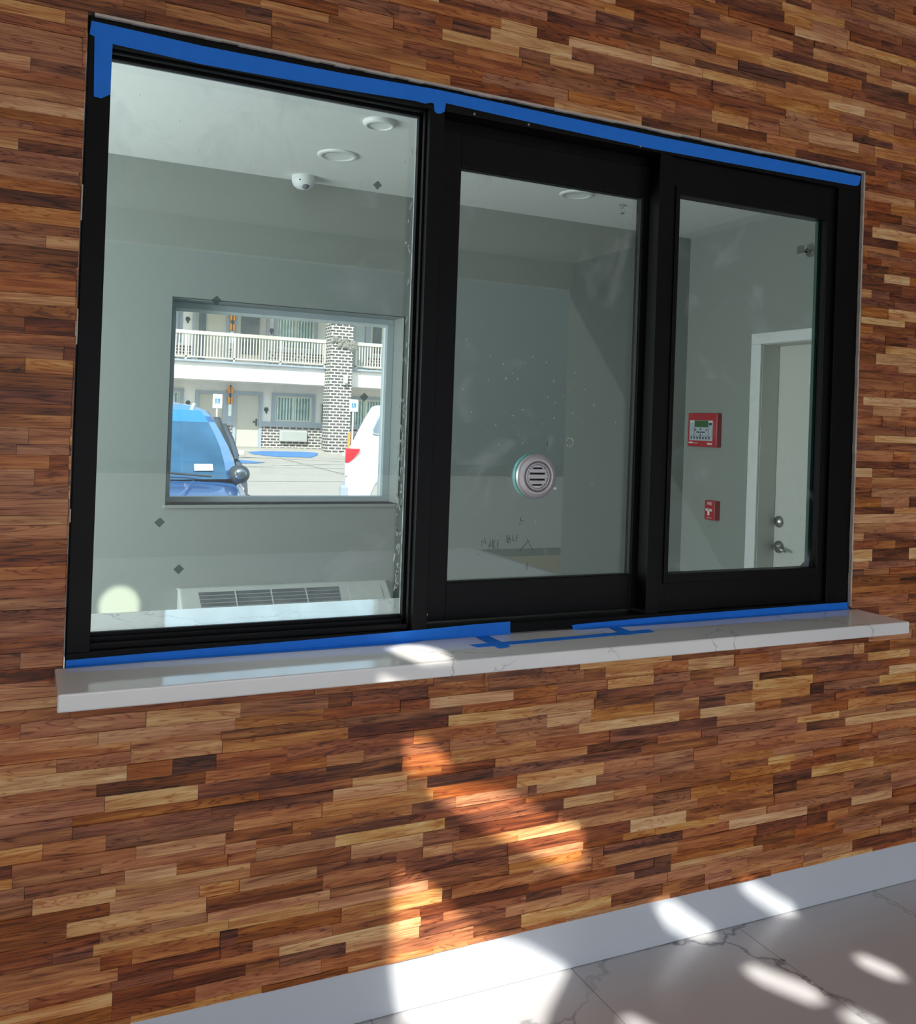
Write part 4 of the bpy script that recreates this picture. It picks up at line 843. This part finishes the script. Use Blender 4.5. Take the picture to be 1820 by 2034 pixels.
# wall units and lamps
def thing_box(name, mat, boxes, label, cat, group=None, lamp=None):
    e_ = MB()
    for b_ in boxes: e_.box(*b_)
    return tag(e_.build(name, mat, bevel=0.01), label, cat, group)
a_ = empty('air_conditioner', (9.7, FY-0.06, 0.63)); tag(a_, 'white air conditioner cover in the brick below the motel window', 'air conditioner')
m = MB(); m.box(9.15, 10.26, FY-0.24, FY-0.061, 0.63, 1.08); m.build('cover', M['acwhite'], a_, bevel=0.03)
m = MB()
for i in range(8): m.box(9.22, 10.19, FY-0.248, FY-0.24, 0.68+i*0.045, 0.69+i*0.045)
m.build('grille', M['ptac'], a_)
def sconce(x, z, label):
    e_ = empty('wall_sconce', (x, FY-0.12, z)); tag(e_, label, 'wall lamp', 'amber sconces between the motel doors')
    for dz in (0.13, -0.27):
        m = MB()
        for dx in (-0.055, 0.055): m.lathe([(0.001, 0), (0.045, 0), (0.05, 0.12), (0.045, 0.26), (0.001, 0.26)], (x+dx, FY-0.18, z+dz-0.10), 'z', 12)
        m.build('shade', M['amber'], e_, smooth=False)
    m = MB(); m.box(x-0.06, x+0.06, FY-0.17, FY-0.111, z-0.85, z-0.40); m.build('number_plate', M['sign'], e_)
    m = MB(); m.box(x-0.03, x+0.03, FY-0.16, FY-0.111, z-0.35, z+0.35); m.build('mounting', M['trimblack'], e_)
sconce(7.16, 2.42, 'amber twin sconce between the two ground floor motel doors'); sconce(7.14, 5.25, 'amber twin sconce between the upper motel doors')
def plaque(x, z, label):
    e_ = MB(); e_.lathe([(0.001, -0.06), (0.07, -0.05), (0.10, 0)], (x, FY-0.001, z), 'y', 6); e_.box(x-0.03, x+0.03, FY-0.05, FY-0.001, z-0.16, z-0.05)
    tag(e_.build('wall_lantern', M['trimblack']), label, 'wall lamp', 'small dark wall lanterns on the motel')
plaque(5.60, 2.02, 'small dark wall lantern left of the first ground floor motel door'); plaque(8.62, 1.88, 'small dark wall lantern between motel door and ground floor window')
plaque(5.48, 5.22, 'small dark wall lantern upstairs, left of the open door'); plaque(8.72, 5.02, 'small dark wall lantern upstairs, beside the curtained window'); plaque(13.66, 5.02, 'small dark wall lantern upstairs, right of the brick pillar')
for x, z, lab in ((11.0, 1.82, 'tall black wall light beside the brick pillar, ground floor'), (11.12, 4.98, 'tall black wall light beside the brick pillar, upper floor')):
    e_ = empty('wall_light', (x, FY, z)); tag(e_, lab, 'wall lamp')
    m = MB(); m.box(x-0.11, x+0.11, FY-0.10, FY-0.001, z-0.38, z+0.38); m.build('housing', M['trimblack'], e_, bevel=0.01)
    m = MB(); m.box(x-0.05, x+0.05, FY-0.12, FY-0.10, z-0.2, z+0.05); m.build('lens', M['clearlens'], e_)
e_ = MB(); e_.box(10.93, 11.10, 31.38, 31.5, 2.9, 3.28); e_.box(10.96, 11.07, 31.30, 31.38, 2.96, 3.2); tag(e_.build('flood_light', M['ptac'], bevel=0.01), 'grey box light fixed to the brick pillar', 'wall lamp')
e_ = MB(); e_.box(11.02, 11.12, 30.9, 31.0, zg(31), 1.1); e_.box(10.98, 11.16, 30.86, 31.04, zg(31), 0.48); tag(e_.build('marker_post', M['orange'], bevel=0.01), 'orange marker post in front of the brick pillar', 'post')
e_ = MB(); e_.prism([(13.05, 3.6), (13.35, 3.62), (13.33, 4.3), (13.1, 4.45)], 1, 31.9, 31.98); tag(e_.build('hanging_towel', M['pink'], bevel=0.01), 'pink towel hanging on the right balcony railing', 'towel')
# rough grey lumps across the pillar
m = MB()
for i in range(60):
    x = random.uniform(10.35, 11.42); z = 4.62-0.22*(x-10.35)+random.uniform(-0.16, 0.16); s_ = random.uniform(0.04, 0.10)
    m.lathe([(0.001, -s_*0.5), (s_, 0), (0.001, s_*0.5)], (x, 31.46+random.uniform(-0.02, 0.0), z), 'y', 6)
tag(m.build('grey_patch', simple('rough_grey', (0.22, 0.21, 0.19), 0.95, var=0.3, scale=8)), 'rough grey patch across the brick pillar', 'mortar', kind='stuff')

def railing(x0, x1, label):
    e_ = empty('balcony_railing', ((x0+x1)/2, 32.12, 3.58)); tag(e_, label, 'railing', 'balcony railings of the motel')
    m = MB(); m.box(x0, x1, 32.06, 32.18, 4.50, 4.63); m.build('top_rail', M['cream'], e_, bevel=0.01)
    m = MB(); m.box(x0, x1, 32.09, 32.15, 3.66, 3.71); m.build('bottom_rail', M['cream'], e_)
    first = None; n = int((x1-x0)/0.112)
    for i in range(n):
        x = x0+0.06+i*0.112
        if first is None:
            q = MB(); q.box(-0.019, 0.019, -0.019, 0.019, 0.10, 0.94); first = q.build('baluster', M['cream'], e_, local=True); c_ = first
        else:
            c_ = first.copy(); COL.objects.link(c_); c_.parent = e_
        c_.location = (x-(x0+x1)/2, 0, 0)
    for i in range(5):
        x = x0+0.03+(x1-x0-0.06)*i/4; q = MB(); q.box(x-0.03, x+0.03, 32.09, 32.15, 3.58, 4.52); q.build('post', M['cream'], e_)
railing(3.4, 10.40, 'long white balcony railing left of the brick pillar'); railing(11.60, 16.2, 'white balcony railing right of the brick pillar')

def access_sign(x0, x1, z0, z1, Y, label):
    xc = (x0+x1)/2; e_ = empty('parking_sign', (xc, Y, zg(Y))); tag(e_, label, 'sign', 'accessible parking signs')
    m = MB(); m.box(x0, x1, Y-0.012, Y, z0, z1); f = m.build('sign_panel', M['sign'], e_, bevel=0.004)
    m = MB(); m.tube([(xc, Y+0.03, zg(Y)), (xc, Y+0.03, z1)], 0.028, 10); m.build('post', M['whitepaint'], e_)
    m = MB(); zc = (z0+z1)/2+0.0; m.box(xc-0.075, xc+0.075, Y-0.016, Y-0.012, zc-0.075, zc+0.075); m.build('symbol_panel', M['signblue'], f)
    m = MB(); yy = Y-0.018
    m.lathe([(0.0001, 0), (0.013, 0)], (xc-0.012, yy, zc+0.052), 'y', 12)
    m.tube([(xc-0.012, yy, zc+0.035), (xc-0.010, yy, zc-0.005), (xc+0.025, yy, zc-0.005), (xc+0.038, yy, zc-0.045), (xc+0.052, yy, zc-0.042)], 0.007, 6)
    m.tube([(xc-0.010+0.035*math.cos(a), yy, zc-0.025+0.035*math.sin(a)) for a in [R(110+20*i) for i in range(12)]], 0.005, 6)
    m.tube([(xc-0.010, yy, zc+0.018), (xc+0.018, yy, zc+0.016)], 0.006, 6)
    m.build('wheelchair_symbol', M['sign'], f)
    m = MB()
    for k in range(3): m.box(x0+0.05, x1-0.05, Y-0.014, Y-0.012, z1-0.05-k*0.03, z1-0.042-k*0.03)
    m.box(x0+0.06, x1-0.06, Y-0.014, Y-0.012, z0+0.05, z0+0.058)
    m.build('print_lines', M['signblue'], f)
access_sign(5.085, 5.365, 1.790, 2.215, 26.0, 'white accessible parking sign above the blue car'); access_sign(9.405, 9.685, 1.845, 2.235, 26.0, 'white accessible parking sign beside the white vehicle')

# ------------------------------------------------------------------ cars
def wheel(e_, c, r, w_, axis):
    m = MB(); m.lathe([(r*0.62, -w_/2), (r*0.95, -w_/2), (r, -w_*0.35), (r, w_*0.35), (r*0.95, w_/2), (r*0.62, w_/2), (r*0.62, -w_/2)], c, axis, 36)
    t = m.build('wheel', M['tyre'], e_, smooth=True, local=True)
    m = MB(); m.lathe([(0.0001, -w_*0.46), (r*0.18, -w_*0.45), (r*0.2, -w_*0.36), (r*0.55, -w_*0.40), (r*0.62, -w_*0.48), (r*0.63, w_*0.4), (0.0001, w_*0.4)], c, axis, 36)
    for k in range(5):
        an = 2*math.pi*k/5
        def P(rad, a, off): 
            u, v = rad*math.cos(a), rad*math.sin(a)
            return (c[0]+u, c[1]+off, c[2]+v) if axis == 'y' else (c[0]+off, c[1]+u, c[2]+v)
        m.tube([P(r*0.12, an, -w_*0.47), P(r*0.6, an, -w_*0.47)], [r*0.10, r*0.07], 8)
    m.build('rim', M['rim'], t, smooth=True, local=True)
def hatchback(loc, rz, paint, label, cat='car', k=1.0, kz=1.0, mirrors=True):
    """front at local y=0 facing -y, length along +y"""
    e_ = empty('parked_car', loc, rz); tag(e_, label, cat)
    e_.scale = (1, 1, 1)
    st = [(0.0, .55, .45, .70), (0.10, .74, .30, .84), (0.35, .84, .25, .95), (0.8, .885, .25, 1.04), (1.25, .90, .25, 1.10), (1.7, .905, .25, 1.12), (2.6, .905, .25, 1.14), (3.5, .895, .25, 1.16), (4.05, .86, .27, 1.16), (4.3, .72, .40, 1.05)]
    m = MB(); prof = []
    for Y, w_, zb, zt in st:
        half = [(w_*0.9, zb), (w_, zb+0.14), (w_*1.01, (zb+zt)/2+0.05), (w_*0.985, zt-0.16), (w_*0.93, zt-0.05), (w_*0.80, zt), (w_*0.4, zt+0.025), (0, zt+0.03)]
        ring = [(x, Y, z*kz) for x, z in half]+[(-x, Y, z*kz) for x, z in reversed(half[:-1])]
        prof.append(ring)
    n = len(prof[0])
    for r_ in prof: m.v += r_
    for i in range(len(prof)-1):
        for t in range(n-1): m.f.append((i*n+t, i*n+t+1, (i+1)*n+t+1, (i+1)*n+t)); m.m.append(0)
        m.f.append((i*n+n-1, i*n, (i+1)*n, (i+1)*n+n-1)); m.m.append(0)
    m.f.append(tuple(range(n))); m.m.append(0); m.f.append(tuple((len(prof)-1)*n+t for t in range(n))); m.m.append(0)
    body = m.build('body', M[paint], e_, smooth=True, local=True)
    sb = body.modifiers.new('subsurf', 'SUBSURF'); sb.levels = 2; sb.render_levels = 2
    base = [(0, 1.12), (0.40, 1.17), (0.715, 1.30), (0.80, 1.52), (0.835, 2.35), (0.83, 3.2), (0.76, 3.95), (0.4, 4.12), (0, 4.15)]
    roof = [(0, 1.92), (0.32, 1.95), (0.54, 2.03), (0.59, 2.18), (0.61, 2.7), (0.60, 3.3), (0.58, 3.72), (0.3, 3.82), (0, 3.84)]
    zb_, zr = 1.12*kz, 1.58*kz
    def at(i, t, s=1):
        bx, by = base[i]; rx, ry = roof[i]; bul = 0.035*math.sin(math.pi*t)
        return (s*(bx+(rx-bx)*t+bul*(1 if bx > 0.5 else bx*1.2)), by+(ry-by)*t-(bul if i < 3 else 0), zb_+(zr-zb_)*t)
    T = [0, 0.25, 0.5, 0.75, 0.90, 1.0]
    def panel(i0, i1, t0, t1, s, name, mat, off=0.0):
        q = MB()
        for i in range(i0, i1):
            for a in range(t0, t1): q.quad(at(i, T[a], s), at(i+1, T[a], s), at(i+1, T[a+1], s), at(i, T[a+1], s))
        return q
    q = MB()
    for s in (1, -1):
        for i in (0, 1):
            for a in range(0, 4): q.quad(at(i, T[a], s), at(i+1, T[a], s), at(i+1, T[a+1], s), at(i, T[a+1], s))
    q.build('windshield', M['carglass'], e_, smooth=True, local=True)
    for s in (1, -1):
        panel(3, 4, 0, 4, s, '', None).build('side_window', M['carglass'], e_, smooth=True, local=True)
        panel(4, 6, 0, 4, s, '', None).build('side_window', M['carglass'], e_, smooth=True, local=True)
    q = MB()
    for s in (1, -1):
        for i in (6, 7):
            for a in range(0, 4): q.quad(at(i, T[a], s), at(i+1, T[a], s), at(i+1, T[a+1], s), at(i, T[a+1], s))
    q.build('rear_window', M['carglass'], e_, smooth=True, local=True)
    q = MB()   # roof with pillars
    for s in (1, -1):
        for i in range(8): q.quad(at(i, T[4], s), at(i+1, T[4], s), at(i+1, 1, s), at(i, 1, s))
        for a in range(0, 5): q.quad(at(2, T[a], s), at(3, T[a], s), at(3, T[a+1], s), at(2, T[a+1], s))
        lv = [(1.0, 0), (0.93, 0.045*kz), (0.75, 0.085*kz), (0.4, 0.115*kz), (0.02, 0.125*kz)]
        cy = 2.85
        for j in range(len(lv)-1):
            for i in range(8):
                def rp(i, l): x, y = roof[i]; return (s*x*l[0], cy+(y-cy)*l[0], zr+l[1])
                q.quad(rp(i, lv[j]), rp(i+1, lv[j]), rp(i+1, lv[j+1]), rp(i, lv[j+1]))
    rf = q.build('roof', M[paint], e_, smooth=True, local=True)
    wd = MB()
    for s in (1, -1):
        wd.tube([(s*0.815, 2.33, zb_), (s*0.745, 2.5, (zb_+zr)/2), (s*0.655, 2.62, zr-0.03)], 0.03, 6); wd.tube([(s*0.80, 3.55, zb_), (s*0.73, 3.6, (zb_+zr)/2), (s*0.64, 3.5, zr-0.03)], 0.06, 6)
    wd.build('pillar', M['trimblack'], e_, local=True)
    for s in (1, -1):
        q = MB(); q.tube([(s*0.43, 2.08, zr+0.05), (s*0.445, 2.3, zr+0.095), (s*0.45, 2.8, zr+0.10), (s*0.44, 3.4, zr+0.09)], 0.016, 8); q.build('roof_rail', M['white'], e_, local=True)
        if mirrors: q = MB(); q.lathe([(0.0001, -0.10), (0.06, -0.085), (0.095, -0.03), (0.10, 0.03), (0.085, 0.075), (0.0001, 0.08)], (s*0.81, 1.42, 1.15*kz), 'y', 24, 0, (0.85, 0.75)); q.tube([(s*0.76, 1.48, 1.08*kz), (s*0.81, 1.44, 1.12*kz)], [0.035, 0.04], 8)
        if mirrors: mi = q.build('door_mirror', M['trimblack'], e_, smooth=True, local=True)
        if mirrors: q = MB(); q.lathe([(0.0001, -0.105), (0.04, -0.100), (0.062, -0.085)], (s*0.815, 1.425, 1.155*kz), 'y', 20, 0, (0.85, 0.75)); q.build('mirror_cap', M['mirror'], mi, smooth=True, local=True)
        wheel(e_, (s*0.80, 0.82, 0.33), 0.33, 0.22, 'x'); wheel(e_, (s*0.80, 3.45, 0.33), 0.33, 0.22, 'x')
        q = MB(); q.prism([(s*0.45, 0.66*kz), (s*0.78, 0.72*kz), (s*0.80, 0.84*kz), (s*0.60, 0.80*kz)], 1, -0.005, 0.25); q.build('headlamp', M['clearlens'], e_, bevel=0.02, local=True)
    q = MB(); q.box(-0.45, 0.45, -0.02, 0.08, 0.38, 0.56); q.build('grille', M['trimblack'], e_, bevel=0.02, local=True)
    q = MB()
    for s in (1, -1): q.tube([(s*0.30, 0.30, 0.985*kz), (s*0.42, 0.8, 1.075*kz), (s*0.47, 1.1, 1.115*kz)], 0.008, 6)
    q.build('hood_crease', M[paint], e_, local=True)
    q = MB(); q.tube([(0.60, 1.20, 1.145*kz), (0.05, 1.10, 1.185*kz)], 0.009, 6); q.tube([(-0.02, 1.12, 1.165*kz), (-0.55, 1.14, 1.19*kz)], 0.009, 6); q.build('wiper', M['trimblack'], e_, local=True)
    q = MB(); a0, a1, b0, b1 = at(1, 0.12), at(2, 0.12), at(1, 0.22), at(2, 0.22)
    def lp(p, r_, f): return tuple(p[j]+(r_[j]-p[j])*f for j in range(3))
    def sh(p): return (p[0], p[1]-0.012, p[2]+0.006)
    q.quad(sh(lp(a0, a1, .25)), sh(lp(a0, a1, .70)), sh(lp(b0, b1, .70)), sh(lp(b0, b1, .25))); q.build('registration_sticker', M['sign'], e_, local=True)
    return e_
hatchback((0.49, 3.72, -0.09), R(-9.5), 'carblue', 'blue car parked facing the office window', kz=1.035)
hatchback((1.52, 8.5, -0.06), R(-9), 'slate', 'dark car mostly hidden behind the blue car', kz=0.95, mirrors=False)

# white vehicle, rear quarter in view
sv = empty('parked_suv', (3.985, 9.80, zg(10.7)), R(-21)); tag(sv, 'white vehicle with red tail lamp seen from its rear side', 'car')
Y0, Y1 = 9.80, 11.68; zb0 = 0.36
def arc(cx, cz, r, a0, a1, n=12): return [(cx+r*math.cos(R(a0+(a1-a0)*i/n)), cz+r*math.sin(R(a0+(a1-a0)*i/n))) for i in range(n+1)]
prof = [(4.02, zb0+0.05), (3.985, 0.52), (3.98, 0.80), (3.985, 0.98), (4.0, 1.12), (4.035, 1.20), (4.09, 1.32), (4.16, 1.47), (4.24, 1.63), (4.306, 1.745), (4.36, 1.772), (4.53, 1.785), (5.2, 1.80), (6.2, 1.79), (6.75, 1.74), (7.15, 1.50), (7.55, 1.24), (8.1, 1.17), (8.6, 1.07), (8.75, 0.9), (8.78, 0.55), (8.7, zb0)]
prof += arc(7.85, 0.38, 0.46, 0, 180)[0:]+arc(4.83, 0.42, 0.50, 0, 180)
m = MB(); k0 = 0
m.prism(prof, 1, Y0, Y1)
m.v = [(x, (Y0+(y-Y0)) + (0.10*max(0, z-1.2)/0.6 if y < 10.5 else -0.10*max(0, z-1.2)/0.6), z) for x, y, z in m.v]
m.build('body', M['carwhite'], sv, bevel=0.05, seg=3)
def side(poly, name, mat, d0=0.004, d1=-0.02, bev=0.0, mat_parent=None):
    m = MB(); m.prism(poly, 1, 0, 1); out = []
    for x, y, z in m.v:
        sk_ = 0.10*max(0, z-1.2)/0.6
        out.append((x, Y0+sk_-(d0 if y < 0.5 else d1), z))
    m.v = out; return m.build(name, mat, mat_parent or sv, bevel=bev)
side([(4.33, 1.385), (4.318, 1.43), (4.40, 1.62), (4.44, 1.655), (4.60, 1.665), (5.05, 1.67), (5.05, 1.365), (4.40, 1.37)], 'window_seal', M['greytrim'], 0.005)
side([(4.355, 1.40), (4.345, 1.435), (4.42, 1.61), (4.455, 1.635), (4.60, 1.645), (5.03, 1.65), (5.03, 1.385), (4.41, 1.39)], 'side_window', M['suvglass'], 0.010)
side([(5.12, 1.38), (5.12, 1.66), (6.0, 1.66), (6.0, 1.38)], 'side_window', M['suvglass'], 0.006); side([(6.1, 1.38), (6.1, 1.66), (6.65, 1.62), (7.15, 1.34)], 'side_window', M['suvglass'], 0.006)
side([(3.975, 1.175), (4.175, 1.172), (4.165, 1.13), (4.09, 1.03), (4.03, 0.975), (3.975, 0.975)], 'tail_lamp', M['taillight'], 0.012, -0.10, 0.008)
side([(3.975, 0.965), (4.03, 0.965), (4.03, 0.80), (4.0, 0.79), (3.975, 0.80)], 'reverse_lamp', M['clearlens'], 0.008, -0.06, 0.004)
m = MB(); m.box(3.915, 4.06, Y0+0.0, Y1-0.01, 0.40, 0.665); m.build('rear_bumper', M['greytrim'], sv, bevel=0.03)
for cx in (4.83, 7.85):
    for y in (Y0+0.14, Y1-0.14):
        o_ = WL[sv.name]; wheel(sv, (cx-o_[0], y-o_[1], 0.375-o_[2]), 0.385, 0.25, 'y')
